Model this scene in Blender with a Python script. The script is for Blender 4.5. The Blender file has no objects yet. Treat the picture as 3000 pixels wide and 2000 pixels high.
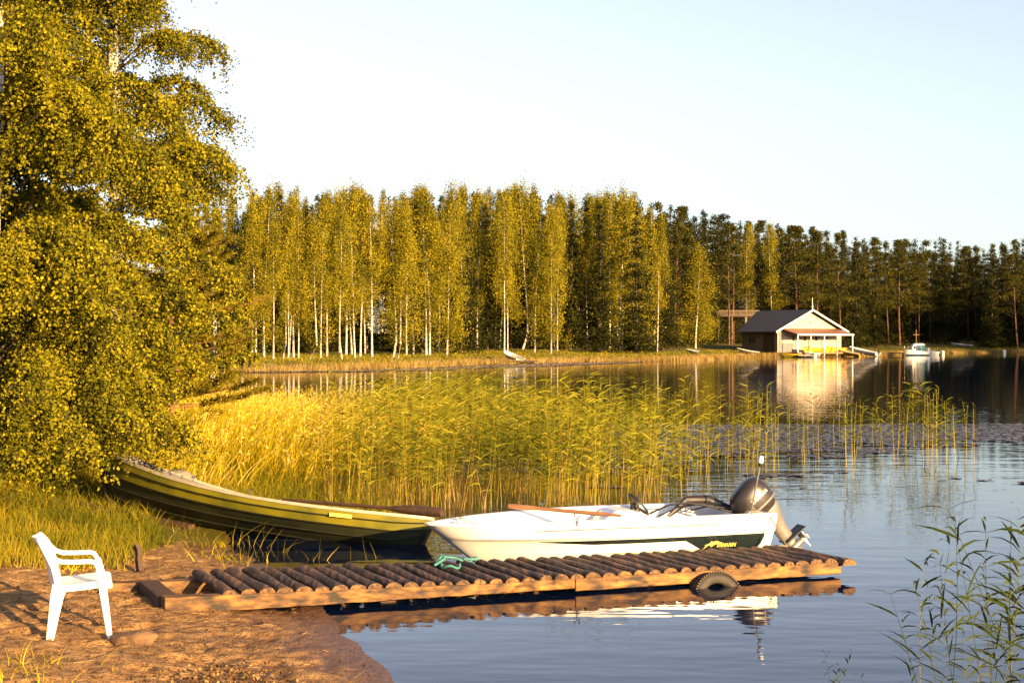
import bpy, math, random
import numpy as np
from mathutils import Vector, Matrix
random.seed(7); RN = np.random.RandomState(11)
S = bpy.context.scene; COL = S.collection
F = 4167.0; CH = 2.5; HY = 995.0
# ------------------------------------------------------------------ camera
cam = bpy.data.cameras.new('camera'); cam.lens = 50.0; cam.sensor_width = 36; cam.sensor_fit = 'HORIZONTAL'
cam.clip_end = 4000; cam.clip_start = 0.1
co = bpy.data.objects.new('camera', cam); COL.objects.link(co); co.location = (0, 0, CH)
co.rotation_euler = (math.radians(90) - math.atan(5/F), 0, 0); S.camera = co
# ------------------------------------------------------------------ light
EL = math.radians(12.5); HX, HYd = -0.64, 0.77
W = bpy.data.worlds.new('World'); S.world = W; W.use_nodes = True
nt = W.node_tree; bg = nt.nodes['Background']
sky = nt.nodes.new('ShaderNodeTexSky'); sky.sky_type = 'NISHITA'; sky.sun_disc = False
sky.sun_elevation = EL; sky.sun_rotation = math.atan2(-HX, -HYd); sky.altitude = 100; sky.air_density = 1.0; sky.dust_density = 1.6; sky.ozone_density = 2.0
hs = nt.nodes.new('ShaderNodeHueSaturation'); hs.inputs['Saturation'].default_value = .62; hs.inputs['Hue'].default_value = .527; hs.inputs['Value'].default_value = 1.0
nt.links.new(sky.outputs[0], hs.inputs['Color']); nt.links.new(hs.outputs[0], bg.inputs[0]); bg.inputs[1].default_value = 0.075
sl = bpy.data.lights.new('sun', 'SUN'); sl.energy = 5.0; sl.angle = math.radians(0.5); sl.color = (1.0, 0.63, 0.26)
so = bpy.data.objects.new('sun', sl); COL.objects.link(so)
so.rotation_euler = Vector((HX*math.cos(EL), HYd*math.cos(EL), -math.sin(EL))).to_track_quat('-Z', 'Y').to_euler()
S.view_settings.view_transform = 'Standard'; S.view_settings.look = 'None'; S.view_settings.gamma = 1.0
S.view_settings.exposure = 2.05
try:
    S.cycles.max_bounces = 6; S.cycles.diffuse_bounces = 2; S.cycles.glossy_bounces = 3; S.cycles.transmission_bounces = 3
    S.cycles.caustics_reflective = False; S.cycles.caustics_refractive = False
except Exception: pass

# ------------------------------------------------------------------ materials
def newmat(name):
    m = bpy.data.materials.new(name); m.use_nodes = True
    n = m.node_tree; b = n.nodes['Principled BSDF']; return m, n, b
def noise_in(n, scale, detail=4, coord='Object', stretch=None):
    tc = n.nodes.new('ShaderNodeTexCoord'); mp = n.nodes.new('ShaderNodeMapping')
    if stretch: mp.inputs['Scale'].default_value = stretch
    n.links.new(tc.outputs[coord], mp.inputs[0])
    t = n.nodes.new('ShaderNodeTexNoise'); t.inputs['Scale'].default_value = scale; t.inputs['Detail'].default_value = detail
    n.links.new(mp.outputs[0], t.inputs['Vector']); return t
KA = .56
def ramp(n, src, stops):
    stops = [(p, c if max(c) > .69 or max(c) < .012 else tuple(x*KA for x in c)) for p, c in stops]
    r = n.nodes.new('ShaderNodeValToRGB'); e = r.color_ramp.elements
    while len(e) < len(stops): e.new(0.5)
    for i, (p, c) in enumerate(stops): e[i].position = p; e[i].color = (*c, 1)
    n.links.new(src, r.inputs[0]); return r
def bump(n, b, src, dist=0.01, strength=1.0):
    bp = n.nodes.new('ShaderNodeBump'); bp.inputs['Distance'].default_value = dist; bp.inputs['Strength'].default_value = strength
    n.links.new(src, bp.inputs['Height']); n.links.new(bp.outputs[0], b.inputs['Normal']); return bp
def mat(name, c1, c2=None, rough=0.6, scale=5, metal=0.0, bd=0.0, stretch=None, spec=None, coat=0):
    m, n, b = newmat(name); b.inputs['Roughness'].default_value = rough; b.inputs['Metallic'].default_value = metal
    if spec is not None: b.inputs['Specular IOR Level'].default_value = spec
    if coat: b.inputs['Coat Weight'].default_value = coat; b.inputs['Coat Roughness'].default_value = .08
    t = noise_in(n, scale, 5, stretch=stretch); c2 = c2 or tuple(x*0.85 for x in c1)
    r = ramp(n, t.outputs[0], [(0.35, c2), (0.65, c1)]); n.links.new(r.outputs[0], b.inputs['Base Color'])
    if bd: bump(n, b, t.outputs[0], bd)
    return m
def leafmat(name, stops, trans=0.2, rough=0.6, spec=0.08):
    m, n, b = newmat(name); a = n.nodes.new('ShaderNodeAttribute'); a.attribute_name = 'rnd'
    r = ramp(n, a.outputs['Fac'], stops); n.links.new(r.outputs[0], b.inputs['Base Color'])
    b.inputs['Roughness'].default_value = rough; b.inputs['Specular IOR Level'].default_value = spec
    tr = n.nodes.new('ShaderNodeBsdfTranslucent'); n.links.new(r.outputs[0], tr.inputs[0])
    mx = n.nodes.new('ShaderNodeMixShader'); mx.inputs[0].default_value = trans
    n.links.new(b.outputs[0], mx.inputs[1]); n.links.new(tr.outputs[0], mx.inputs[2])
    n.links.new(mx.outputs[0], n.nodes['Material Output'].inputs[0]); return m
M = {}
M['birchleaf'] = leafmat('birch_leaf', [(0, (.05, .055, .004)), (.35, (.19, .195, .010)), (.7, (.50, .43, .016)), (.99, (.68, .56, .04)), (1, (.62, .36, .03))], .3)
M['farleaf'] = leafmat('far_birch_leaf', [(0, (.07, .075, .007)), (.5, (.30, .27, .015)), (1, (.60, .46, .022))], .22)
M['pineneedle'] = leafmat('pine_needle', [(0, (.022, .028, .005)), (.6, (.085, .085, .010)), (1, (.24, .18, .02))], .15)
M['goldpine'] = leafmat('near_pine_needle', [(0, (.08, .08, .008)), (.5, (.24, .20, .014)), (1, (.45, .33, .02))], .25)
M['spruceneedle'] = leafmat('spruce_needle', [(0, (.013, .018, .004)), (.7, (.048, .052, .008)), (1, (.15, .12, .016))], .1)
M['reed'] = leafmat('reed_leaf', [(0, (.10, .13, .010)), (.5, (.42, .39, .022)), (.8, (.66, .52, .05)), (1, (.62, .34, .07))], .3)
M['goldgrass'] = leafmat('golden_grass', [(0, (.22, .20, .008)), (.45, (.62, .47, .010)), (.8, (.72, .54, .014)), (1, (.72, .52, .15))], .35)
M['straw'] = leafmat('straw', [(0, (.14, .09, .02)), (.4, (.42, .28, .08)), (1, (.66, .48, .18))], .2)
M['grass'] = leafmat('green_grass', [(0, (.09, .11, .010)), (.5, (.32, .30, .016)), (1, (.64, .46, .04))], .35)
M['debris'] = leafmat('dry_debris', [(0, (.05, .025, .012)), (.6, (.17, .09, .035)), (1, (.55, .36, .13))], .0)
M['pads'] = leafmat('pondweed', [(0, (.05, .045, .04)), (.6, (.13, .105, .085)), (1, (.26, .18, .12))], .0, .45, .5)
m, n, b = newmat('birch_bark')
t = noise_in(n, 6, 4, stretch=(1, 1, 2.5)); r = ramp(n, t.outputs[0], [(.36, (.08, .06, .05)), (.45, (.62, .56, .48)), (.8, (.75, .7, .62))])
n.links.new(r.outputs[0], b.inputs['Base Color']); b.inputs['Roughness'].default_value = .8; M['birchbark'] = m
M['limb'] = mat('limb_bark', (.10, .07, .045), (.05, .035, .025), .9, 6)
M['nearpinebark'] = mat('young_pine_bark', (.40, .15, .05), (.18, .08, .035), .9, 8, bd=.01)
M['pinebark'] = mat('pine_bark', (.24, .10, .045), (.08, .04, .025), .9, 6, bd=.02, stretch=(1, 1, .4))
M['darkbark'] = mat('spruce_bark', (.10, .07, .05), (.05, .035, .03), .9, 6, bd=.02)
M['white'] = mat('white_gelcoat', (.695, .68, .66), (.691, .67, .65), .25, 3, coat=.3)
M['plastic'] = mat('chair_plastic', (.80, .80, .79), (.74, .74, .73), .42, 8)
M['cream'] = mat('cream_gunwale', (.66, .61, .50), (.55, .48, .36), .55, 9)
M['green'] = mat('olive_hull_paint', (.34, .29, .012), (.16, .16, .010), .5, 2.0)
M['greenshade'] = mat('shaded_lower_strakes', (.035, .042, .008), (.02, .022, .008), .6, 3)  # shadow on the olive hull, painted in as a darker colour on the lower strakes
M['darkgreen'] = mat('dark_strake_edge', (.03, .035, .01), (.02, .02, .008), .6, 4)
M['teal'] = mat('dark_teal_stripe', (.012, .02, .024), (.02, .036, .04), .12, 1.5, coat=.5)
M['yellow'] = mat('yellow_decal', (.85, .62, .10), (.75, .55, .09), .5, 3)
M['black'] = mat('black_rubber', (.016, .016, .018), (.03, .03, .03), .55, 12)
M['cowl'] = mat('gunmetal_cowling', (.055, .045, .042), (.045, .038, .036), .34, 2, metal=.35, coat=.35)
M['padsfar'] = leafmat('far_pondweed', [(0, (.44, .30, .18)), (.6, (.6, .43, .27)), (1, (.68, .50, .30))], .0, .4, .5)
M['cowlpale'] = mat('pale_grey_metal', (.33, .31, .30), (.28, .26, .25), .35, 3, metal=.4)
M['steel'] = mat('steel', (.6, .58, .55), (.45, .43, .4), .25, 6, metal=.9)
M['oar'] = mat('varnished_oar_wood', (.48, .24, .10), (.36, .17, .07), .4, 7, stretch=(.3, 1, 1))
M['darkwood'] = mat('old_dark_wood', (.10, .045, .022), (.05, .025, .014), .75, 9, bd=.004)
M['rope'] = mat('pale_rope', (.45, .40, .28), (.3, .26, .18), .85, 40)
M['bluerope'] = mat('turquoise_rope', (.10, .42, .38), (.05, .26, .24), .6, 30)
M['rock'] = mat('rock', (.27, .15, .07), (.11, .06, .035), .9, 9, bd=.03)
M['greyrock'] = mat('grey_boulder', (.30, .26, .22), (.14, .12, .10), .9, 4, bd=.04)
M['tyre'] = mat('tyre_rubber', (.045, .032, .024), (.02, .015, .012), .7, 14, bd=.004)
M['roofdark'] = mat('dark_bitumen_roof', (.045, .043, .055), (.03, .03, .04), .75, 1.2)
M['roofred'] = mat('rust_red_sheet_roof', (.30, .13, .07), (.24, .10, .055), .5, 2)
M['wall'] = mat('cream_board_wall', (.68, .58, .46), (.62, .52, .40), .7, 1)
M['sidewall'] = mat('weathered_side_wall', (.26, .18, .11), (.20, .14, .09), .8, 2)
M['greywall'] = mat('grey_panel', (.28, .25, .26), (.22, .2, .21), .8, 2)
M['trim'] = mat('white_trim', (.72, .66, .58), (.695, .63, .55), .5, 2)
M['glass'] = mat('dark_window_glass', (.03, .03, .035), (.02, .02, .025), .08, 1)
M['bluecover'] = mat('blue_canvas', (.02, .09, .25), (.015, .07, .2), .7, 3)
M['tealcover'] = mat('teal_canvas', (.05, .30, .32), (.04, .24, .26), .7, 3)
M['red'] = mat('red_paint', (.55, .02, .015), (.45, .02, .015), .35, 1, coat=.4)
M['yboat'] = mat('yellow_hull', (.72, .42, .03), (.62, .36, .03), .35, 2)
M['boatgrey'] = mat('grey_hull', (.42, .40, .40), (.36, .34, .34), .4, 2)
M['orangewood'] = mat('honey_planks', (.46, .25, .10), (.34, .17, .07), .7, 4)
# dock logs: weathered round top, fresh cut pale end
def logmat(name, c1, c2, c3, sc, stretch, bd, lo=.36, hi=.64):
    m, n, b = newmat(name)
    t = noise_in(n, sc, 6, stretch=stretch); r = ramp(n, t.outputs[0], [(lo, c3), (.5, c2), (hi, c1)])
    t2 = noise_in(n, 2.0, 3); mx = n.nodes.new('ShaderNodeMix'); mx.data_type = 'RGBA'; mx.blend_type = 'MULTIPLY'; mx.inputs[0].default_value = .7
    r2 = ramp(n, t2.outputs[0], [(.38, (.6, .54, .5)), (.6, (1, 1, 1))])
    n.links.new(r.outputs[0], mx.inputs[6]); n.links.new(r2.outputs[0], mx.inputs[7]); n.links.new(mx.outputs[2], b.inputs['Base Color'])
    b.inputs['Roughness'].default_value = .72; bump(n, b, t.outputs[0], bd); return m
M['log'] = logmat('weathered_log', (.25, .125, .065), (.11, .055, .032), (.022, .012, .009), 18, (1, .10, 1), .022)
M['logend'] = logmat('sawn_log_end', (.34, .17, .045), (.20, .09, .028), (.05, .024, .01), 26, (1, 1, 1), .006)
M['beam'] = logmat('squared_beam', (.50, .25, .045), (.24, .105, .024), (.025, .012, .006), 13, (.22, 1, 1.2), .012)

# ------------------------------------------------------------------ object helpers
def tag(o, label=None, cat=None, group=None, kind=None):
    if label: o['label'] = label
    if cat: o['category'] = cat
    if group: o['group'] = group
    if kind: o['kind'] = kind
    return o
def empty(name, loc=(0, 0, 0), rz=0, label=None, cat=None, group=None):
    o = bpy.data.objects.new(name, None); COL.objects.link(o); o.location = loc; o.rotation_euler = (0, 0, rz)
    o.empty_display_size = .1
    return tag(o, label, cat, group)
class MB:
    def __init__(s): s.v = []; s.f = []; s.mi = []; s.cur = 0
    def add(s, vs, fs):
        k = len(s.v); s.v += [tuple(p) for p in vs]; s.f += [tuple(i+k for i in f) for f in fs]; s.mi += [s.cur]*len(fs); return s
    def box(s, x0, x1, y0, y1, z0, z1):
        v = [(x, y, z) for z in (z0, z1) for y in (y0, y1) for x in (x0, x1)]
        return s.add(v, [(0, 2, 3, 1), (4, 5, 7, 6), (0, 1, 5, 4), (2, 6, 7, 3), (0, 4, 6, 2), (1, 3, 7, 5)])
    def rings(s, rs, cap=True, closed=True):
        n = len(rs[0]); k = len(s.v); fs = []
        for i in range(len(rs)-1):
            for j in range(n if closed else n-1):
                a = i*n+j; b = i*n+(j+1) % n; fs.append((a, b, b+n, a+n))
        if cap and closed: fs.append(tuple(range(n))[::-1]); fs.append(tuple((len(rs)-1)*n+j for j in range(n)))
        return s.add([p for r in rs for p in r], fs)
    def tube(s, pts, rad, n=8, sy=1.0, up=(0, 0, 1)):
        pts = [Vector(p) for p in pts]; rad = rad if hasattr(rad, '__len__') else [rad]*len(pts); rs = []
        for i, p in enumerate(pts):
            d = (pts[min(i+1, len(pts)-1)] - pts[max(i-1, 0)]).normalized(); u = Vector(up)
            if abs(d.dot(u)) > .95: u = Vector((1, 0, 0))
            a = d.cross(u).normalized(); c = a.cross(d).normalized()
            rs.append([p + (a*math.cos(2*math.pi*j/n)*sy + c*math.sin(2*math.pi*j/n))*rad[i] for j in range(n)])
        return s.rings(rs)
    def bar(s, pts, w, h, up=(0, 1, 0)):      # rectangular sweep: w along 'up', h across
        pts = [Vector(p) for p in pts]; w = w if hasattr(w, '__len__') else [w]*len(pts); h = h if hasattr(h, '__len__') else [h]*len(pts); rs = []
        for i, p in enumerate(pts):
            d = (pts[min(i+1, len(pts)-1)] - pts[max(i-1, 0)]).normalized(); a = Vector(up); c = d.cross(a).normalized()
            q = .28
            rs.append([p + a*x*w[i]/2 + c*y*h[i]/2 for x, y in ((1, 1-q), (1-q, 1), (q-1, 1), (-1, 1-q), (-1, q-1), (q-1, -1), (1-q, -1), (1, q-1))])
        return s.rings(rs)
    def prism(s, poly, y0, y1):   # poly in x,z
        n = len(poly); return s.add([(x, y0, z) for x, z in poly]+[(x, y1, z) for x, z in poly],
            [tuple(range(n)), tuple(range(2*n-1, n-1, -1))]+[(i, i+n, (i+1) % n+n, (i+1) % n) for i in range(n)])
    def build(s, name, m, parent=None, smooth=True, ang=35, mats=None):
        me = bpy.data.meshes.new(name); me.from_pydata(s.v, [], s.f); me.validate()
        import bmesh
        bm = bmesh.new(); bm.from_mesh(me); bmesh.ops.recalc_face_normals(bm, faces=bm.faces); bm.to_mesh(me); bm.free()
        for k in (mats or [m]): me.materials.append(k)
        if mats: me.polygons.foreach_set('material_index', s.mi[:len(me.polygons)])
        if smooth:
            me.polygons.foreach_set('use_smooth', [True]*len(me.polygons)); me.set_sharp_from_angle(angle=math.radians(ang))
        o = bpy.data.objects.new(name, me); COL.objects.link(o); o.parent = parent; return o
def bevel(o, w=.01, seg=2):
    md = o.modifiers.new('bevel', 'BEVEL'); md.width = w; md.segments = seg; md.limit_method = 'ANGLE'; return o
def npmesh(name, V, Q, m, rnd=None, parent=None, smooth=False):
    V = np.asarray(V, dtype=np.float32); Q = np.asarray(Q, dtype=np.int32); k = Q.shape[1]
    me = bpy.data.meshes.new(name); me.vertices.add(len(V)); me.vertices.foreach_set('co', V.ravel())
    me.loops.add(Q.size); me.loops.foreach_set('vertex_index', Q.ravel()); me.polygons.add(len(Q))
    me.polygons.foreach_set('loop_start', np.arange(0, Q.size, k, dtype=np.int32))
    try: me.polygons.foreach_set('loop_total', np.full(len(Q), k, dtype=np.int32))
    except Exception: pass
    me.update(calc_edges=True)
    if smooth: me.polygons.foreach_set('use_smooth', np.ones(len(Q), dtype=bool))
    me.materials.append(m)
    if rnd is not None:
        a = me.attributes.new('rnd', 'FLOAT', 'POINT'); a.data.foreach_set('value', np.asarray(rnd, dtype=np.float32))
    o = bpy.data.objects.new(name, me); COL.objects.link(o); o.parent = parent; return o
def unit(a): return a/(np.linalg.norm(a, axis=1, keepdims=True)+1e-9)
def leaves(C, size, rs, up=None, asp=.75, rbase=None):
    """diamond leaves, folded a little; returns V,Q,rnd"""
    n = len(C); d = unit(rs.normal(size=(n, 3)) + (0 if up is None else np.asarray(up)))
    e = unit(np.cross(d, rs.normal(size=(n, 3)))); nn = np.cross(d, e); sz = (size*rs.uniform(.6, 1.3, n))[:, None]
    V = np.stack([C-d*sz*.5, C-e*sz*asp*.5+nn*sz*.12, C+d*sz*.5, C+e*sz*asp*.5+nn*sz*.12], 1).reshape(-1, 3)
    Q = np.arange(4*n).reshape(n, 4); r = rs.uniform(0, 1, n) if rbase is None else np.clip(rbase+rs.normal(0, .13, n), 0, 1)
    return V, Q, np.repeat(r, 4)
def blades(B, D, L, Wd, bend, rs, seg=3, rbase=None, tip=0.05):
    """grass strips: B base (n,3), D initial dir, L length, Wd width, bend sideways vector (n,3)"""
    n = len(B); side = unit(np.cross(D, rs.normal(size=(n, 3)))); V = []
    for i in range(seg+1):
        t = i/seg; p = B + D*(L*t)[:, None] + bend*(t*t*L)[:, None]; w = (Wd*(1-t*(1-tip)))[:, None]*.5
        V += [p-side*w, p+side*w]
    V = np.stack(V, 1).reshape(-1, 3); k = 2*(seg+1); base = (np.arange(n)*k)[:, None]
    Q = np.concatenate([base + np.array([2*i, 2*i+1, 2*i+3, 2*i+2])[None] for i in range(seg)], 1).reshape(-1, 4)
    r = rs.uniform(0, 1, n) if rbase is None else np.clip(rbase+rs.normal(0, .18, n), 0, 1)
    return V, Q, np.repeat(r, k)
def join(parts):
    V = []; Q = []; R = []; k = 0
    for v, q, r in parts: V.append(v); Q.append(q+k); R.append(r); k += len(v)
    return np.concatenate(V), np.concatenate(Q), np.concatenate(R)
def copy_tree(o, parent=None):
    c = o.copy(); COL.objects.link(c); c.parent = parent
    for ch in list(o.children): copy_tree(ch, c)
    return c

# ------------------------------------------------------------------ terrain
LAKE = np.array([(30, -10), (9, -2), (4, 2.5), (1.6, 5.2), (.2, 7.6), (-.85, 10.4), (-1.35, 11.8), (-1.68, 13.0), (-2.1, 14.6), (-2.75, 16.0), (-3.2, 17.2), (-3.6, 18.6), (-3.2, 20.5), (-2.9, 24), (-3.2, 29),
                 (-5, 36), (-8.5, 46), (-16, 60), (-27, 78), (-31, 96), (-25, 108), (-14.2, 118), (-3.5, 147), (15.8, 165), (27.2, 189), (39.9, 206), (50.9, 212), (61, 231), (83, 266), (101, 280), (118, 282),
                 (126, 262), (116, 232), (108, 196), (104, 160), (100, 120), (110, 60), (120, 0), (90, -40)], dtype=float)
def sdist(X, Y):
    """signed distance to the lake outline, positive on land"""
    P = np.stack([np.ravel(X), np.ravel(Y)], 1).astype(float); best = np.full(len(P), 1e9); inside = np.zeros(len(P), bool); n = len(LAKE)
    for i in range(n):
        a = LAKE[i]; b = LAKE[(i+1) % n]; ab = b-a; t = np.clip(((P-a)@ab)/(ab@ab), 0, 1)
        best = np.minimum(best, np.linalg.norm(P-(a+t[:, None]*ab), axis=1))
        c = ((a[1] > P[:, 1]) != (b[1] > P[:, 1])); xi = (b[0]-a[0])*(P[:, 1]-a[1])/((b[1]-a[1]) if b[1] != a[1] else 1e-9)+a[0]
        inside ^= c & (P[:, 0] < xi)
    return np.where(inside, -best, best).reshape(np.shape(X))
_T = RN.rand(256, 256)
def vnoise(X, Y, s):
    x = X/s; y = Y/s; xi = np.floor(x).astype(int); yi = np.floor(y).astype(int); fx = x-xi; fy = y-yi
    fx = fx*fx*(3-2*fx); fy = fy*fy*(3-2*fy); g = lambda a, b: _T[a % 256, b % 256]
    return (g(xi, yi)*(1-fx)+g(xi+1, yi)*fx)*(1-fy)+(g(xi, yi+1)*(1-fx)+g(xi+1, yi+1)*fx)*fy-.5
def height(X, Y):
    X = np.asarray(X, float); Y = np.asarray(Y, float)
    d = sdist(X, Y); d = d + vnoise(X, Y, 1.7)*.30 + vnoise(X, Y, .45)*.10
    near = np.clip((60-Y)/20, 0, 1)
    zl = np.where(d < 10, .075*d, .75+.05*(d-10)); zl = np.where(d > 70, 3.75+.12*(d-70), zl); zl = np.minimum(zl, 22)
    zf = np.where(d < 5, .14*d, .7+.045*(d-5)); zf = np.where(d > 60, 3.2+.11*(d-60), zf); zf = np.minimum(zf, 16)
    z = np.where(d > 0, zl*near+zf*(1-near), np.maximum(d*.16, -2.5))
    return z + np.where(d > 1.0, 1, .35)*(vnoise(X, Y, 6)*.10*np.clip(d/6, 0, 1))
def hz(x, y): return float(height(np.array([x]), np.array([y]))[0])
def hit(px, py):
    """ground point seen at a place of the picture"""
    D = np.concatenate([np.arange(8, 60, .1), np.arange(60, 420, .5)]); X = (px-1500)*D/F; Z = CH-(py-HY)*D/F
    h = np.maximum(height(X, D), 0); k = np.argmax(h >= Z)
    if not (h >= Z).any(): k = len(D)-1
    return X[k], D[k], h[k]
def axis(parts):
    o = []
    for a, b, st in parts: o.append(np.arange(a, b, st))
    return np.unique(np.concatenate(o))
xs = axis([(-1500, -200, 60), (-200, -60, 8), (-60, -12, 2), (-12, -6.4, .3), (-6.4, .2, .045), (.2, 8, .5), (8, 140, 3), (140, 300, 12), (300, 1501, 60)])
ys = axis([(-400, -20, 30), (-20, 8, 1), (8, 9.2, .2), (9.2, 17.5, .045), (17.5, 24, .25), (24, 60, 1), (60, 300, 2.5), (300, 400, 10), (400, 3001, 80)])
GX, GY = np.meshgrid(xs, ys); GZ = height(GX, GY); DD = sdist(GX, GY)
fine = np.clip((18-GY)/1.5, 0, 1)*np.clip((GX+8)/1.5, 0, 1)*np.clip((GY-8)/1, 0, 1)*np.clip(DD/.6, 0, 1)
def sharp(n): return -np.abs(n)
foot = np.minimum(vnoise(GX+3.3, GY, .21)+.12, 0)*.11 + np.minimum(vnoise(GX, GY+7.7, .12)+.12, 0)*.09 + vnoise(GX+1, GY+2, .09)*.012
GZ = GZ + fine*(foot + vnoise(GX, GY, .55)*.03 + vnoise(GX+9, GY, .06)*.014)
nx = len(xs); ny = len(ys); idx = np.arange(nx*ny).reshape(ny, nx)
Q = np.stack([idx[:-1, :-1], idx[:-1, 1:], idx[1:, 1:], idx[1:, :-1]], -1).reshape(-1, 4)
gmask = np.clip((GY-15.2+vnoise(GX, GY, 1.2)*2.4)/1.2, 0, 1)
gmask = np.maximum(gmask, np.clip((-GX-4.6-(15.5-GY)*.9+vnoise(GX, GY, .5))/.8, 0, 1)*(GY > 12.8))
sandy = (GX > -4.6) & (GY < 17.3+.0*GX); gmask = np.where(sandy, gmask*.12, gmask)
gmask = np.where(DD < .2, gmask*.4, gmask)
G = npmesh('ground', np.stack([GX, GY, GZ], -1).reshape(-1, 3), Q, bpy.data.materials.new('tmp'), gmask.ravel(), smooth=True)
m, n, b = newmat('ground_sand_grass'); G.data.materials[0] = m
t1 = noise_in(n, 9, 8); sand = ramp(n, t1.outputs[0], [(.3, (.22, .11, .04)), (.5, (.46, .25, .095)), (.7, (.62, .37, .15))])
t3 = noise_in(n, 55, 4); sp = ramp(n, t3.outputs[0], [(.34, (.22, .18, .16)), (.47, (1, 1, 1))])
mm = n.nodes.new('ShaderNodeMix'); mm.data_type = 'RGBA'; mm.blend_type = 'MULTIPLY'; mm.inputs[0].default_value = .8
n.links.new(sand.outputs[0], mm.inputs[6]); n.links.new(sp.outputs[0], mm.inputs[7])
ge = n.nodes.new('ShaderNodeNewGeometry'); sx = n.nodes.new('ShaderNodeSeparateXYZ'); n.links.new(ge.outputs['Position'], sx.inputs[0])
wet = n.nodes.new('ShaderNodeMapRange'); wet.inputs[1].default_value = .010; wet.inputs[2].default_value = .052; n.links.new(sx.outputs[2], wet.inputs[0])
wm = n.nodes.new('ShaderNodeMix'); wm.data_type = 'RGBA'; n.links.new(wet.outputs[0], wm.inputs[0]); wm.inputs[6].default_value = (.10, .052, .03, 1); n.links.new(mm.outputs[2], wm.inputs[7])
t2 = noise_in(n, .35, 8); gr = ramp(n, t2.outputs[0], [(.3, (.09, .09, .012)), (.5, (.20, .17, .022)), (.7, (.32, .23, .04))])
ga = n.nodes.new('ShaderNodeAttribute'); ga.attribute_name = 'rnd'
gm = n.nodes.new('ShaderNodeMix'); gm.data_type = 'RGBA'; n.links.new(ga.outputs['Fac'], gm.inputs[0]); n.links.new(wm.outputs[2], gm.inputs[6]); n.links.new(gr.outputs[0], gm.inputs[7])
n.links.new(gm.outputs[2], b.inputs['Base Color'])
rm = n.nodes.new('ShaderNodeMapRange'); rm.inputs[1].default_value = .0; rm.inputs[2].default_value = .08; rm.inputs[3].default_value = .35; rm.inputs[4].default_value = .95
n.links.new(sx.outputs[2], rm.inputs[0]); n.links.new(rm.outputs[0], b.inputs['Roughness']); b.inputs['Specular IOR Level'].default_value = .25
a2_ = n.nodes.new('ShaderNodeMath'); a2_.operation = 'MULTIPLY_ADD'; a2_.inputs[1].default_value = .35; n.links.new(t3.outputs[0], a2_.inputs[0]); n.links.new(t1.outputs[0], a2_.inputs[2])
bump(n, b, a2_.outputs[0], .05, 1.0)
tag(G, kind='structure')
# ------------------------------------------------------------------ water
m, n, b = newmat('lake_water'); b.inputs['Base Color'].default_value = (.0012, .0055, .022, 1); b.inputs['Roughness'].default_value = .02; b.inputs['IOR'].default_value = 1.29
ta = noise_in(n, 1.0, 2, stretch=(.75, 1.9, 1)); tb = noise_in(n, 4.2, 2, stretch=(.55, 1.6, 1)); tc_ = noise_in(n, .09, 2)
ad = n.nodes.new('ShaderNodeMath'); ad.operation = 'MULTIPLY_ADD'; ad.inputs[1].default_value = .20; n.links.new(tb.outputs[0], ad.inputs[0]); n.links.new(ta.outputs[0], ad.inputs[2])
bp = bump(n, b, ad.outputs[0], .011, 1.0)
mr = n.nodes.new('ShaderNodeMapRange'); mr.inputs[1].default_value = .35; mr.inputs[2].default_value = .65; mr.inputs[3].default_value = .45; mr.inputs[4].default_value = 1.0
n.links.new(tc_.outputs[0], mr.inputs[0]); n.links.new(mr.outputs[0], bp.inputs['Strength'])
w = MB(); w.add([(-300, -60, 0), (400, -60, 0), (400, 420, 0), (-300, 420, 0)], [(0, 1, 2, 3)]); wo = w.build('water', m, smooth=False); tag(wo, kind='structure')

# ------------------------------------------------------------------ dock
FL = Vector((-3.10, 12.68, 0)); FR = Vector((3.52, 15.07, 0)); DV = (FR-FL); DL = DV.length; du = DV.normalized(); LV = Vector((-.51, .97, 0)); LW = LV.length; lu = LV.normalized()
dock = empty('jetty', (FL.x, FL.y, 0), 0, 'low jetty of round weathered logs laid crosswise on squared beams', 'jetty')
def dtop(t): return .262 - .055*min(1, t*2.2) - .005*t
def beam_mesh(off, s0, s1, zt, zb, wd, sag=True):
    mb = MB(); rs = []; n = 30
    for i in range(n+1):
        s = s0+(s1-s0)*i/n; t = s/DL; p = du*s+lu*off; hh = dtop(t)-.085
        a = random.uniform(-.004, .004)
        rs.append([p+lu*0+Vector((0, 0, hh+zt+a)), p+lu*wd+Vector((0, 0, hh+zt+a)), p+lu*wd+Vector((0, 0, zb+a)), p+Vector((0, 0, zb+a-.004))])
    mb.rings(rs); return mb
o = beam_mesh(-.014, 0, 3.95, .028, .055, .15).build('beam', M['beam'], dock, smooth=False); bevel(o, .008)
o = beam_mesh(-.018, 3.955, DL-.05, .028, .03, .15).build('beam', M['beam'], dock, smooth=False); bevel(o, .008)
o = beam_mesh(LW-.17, -.35, DL-.05, .02, .03, .15).build('beam', M['beam'], dock, smooth=False); bevel(o, .008)
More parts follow.
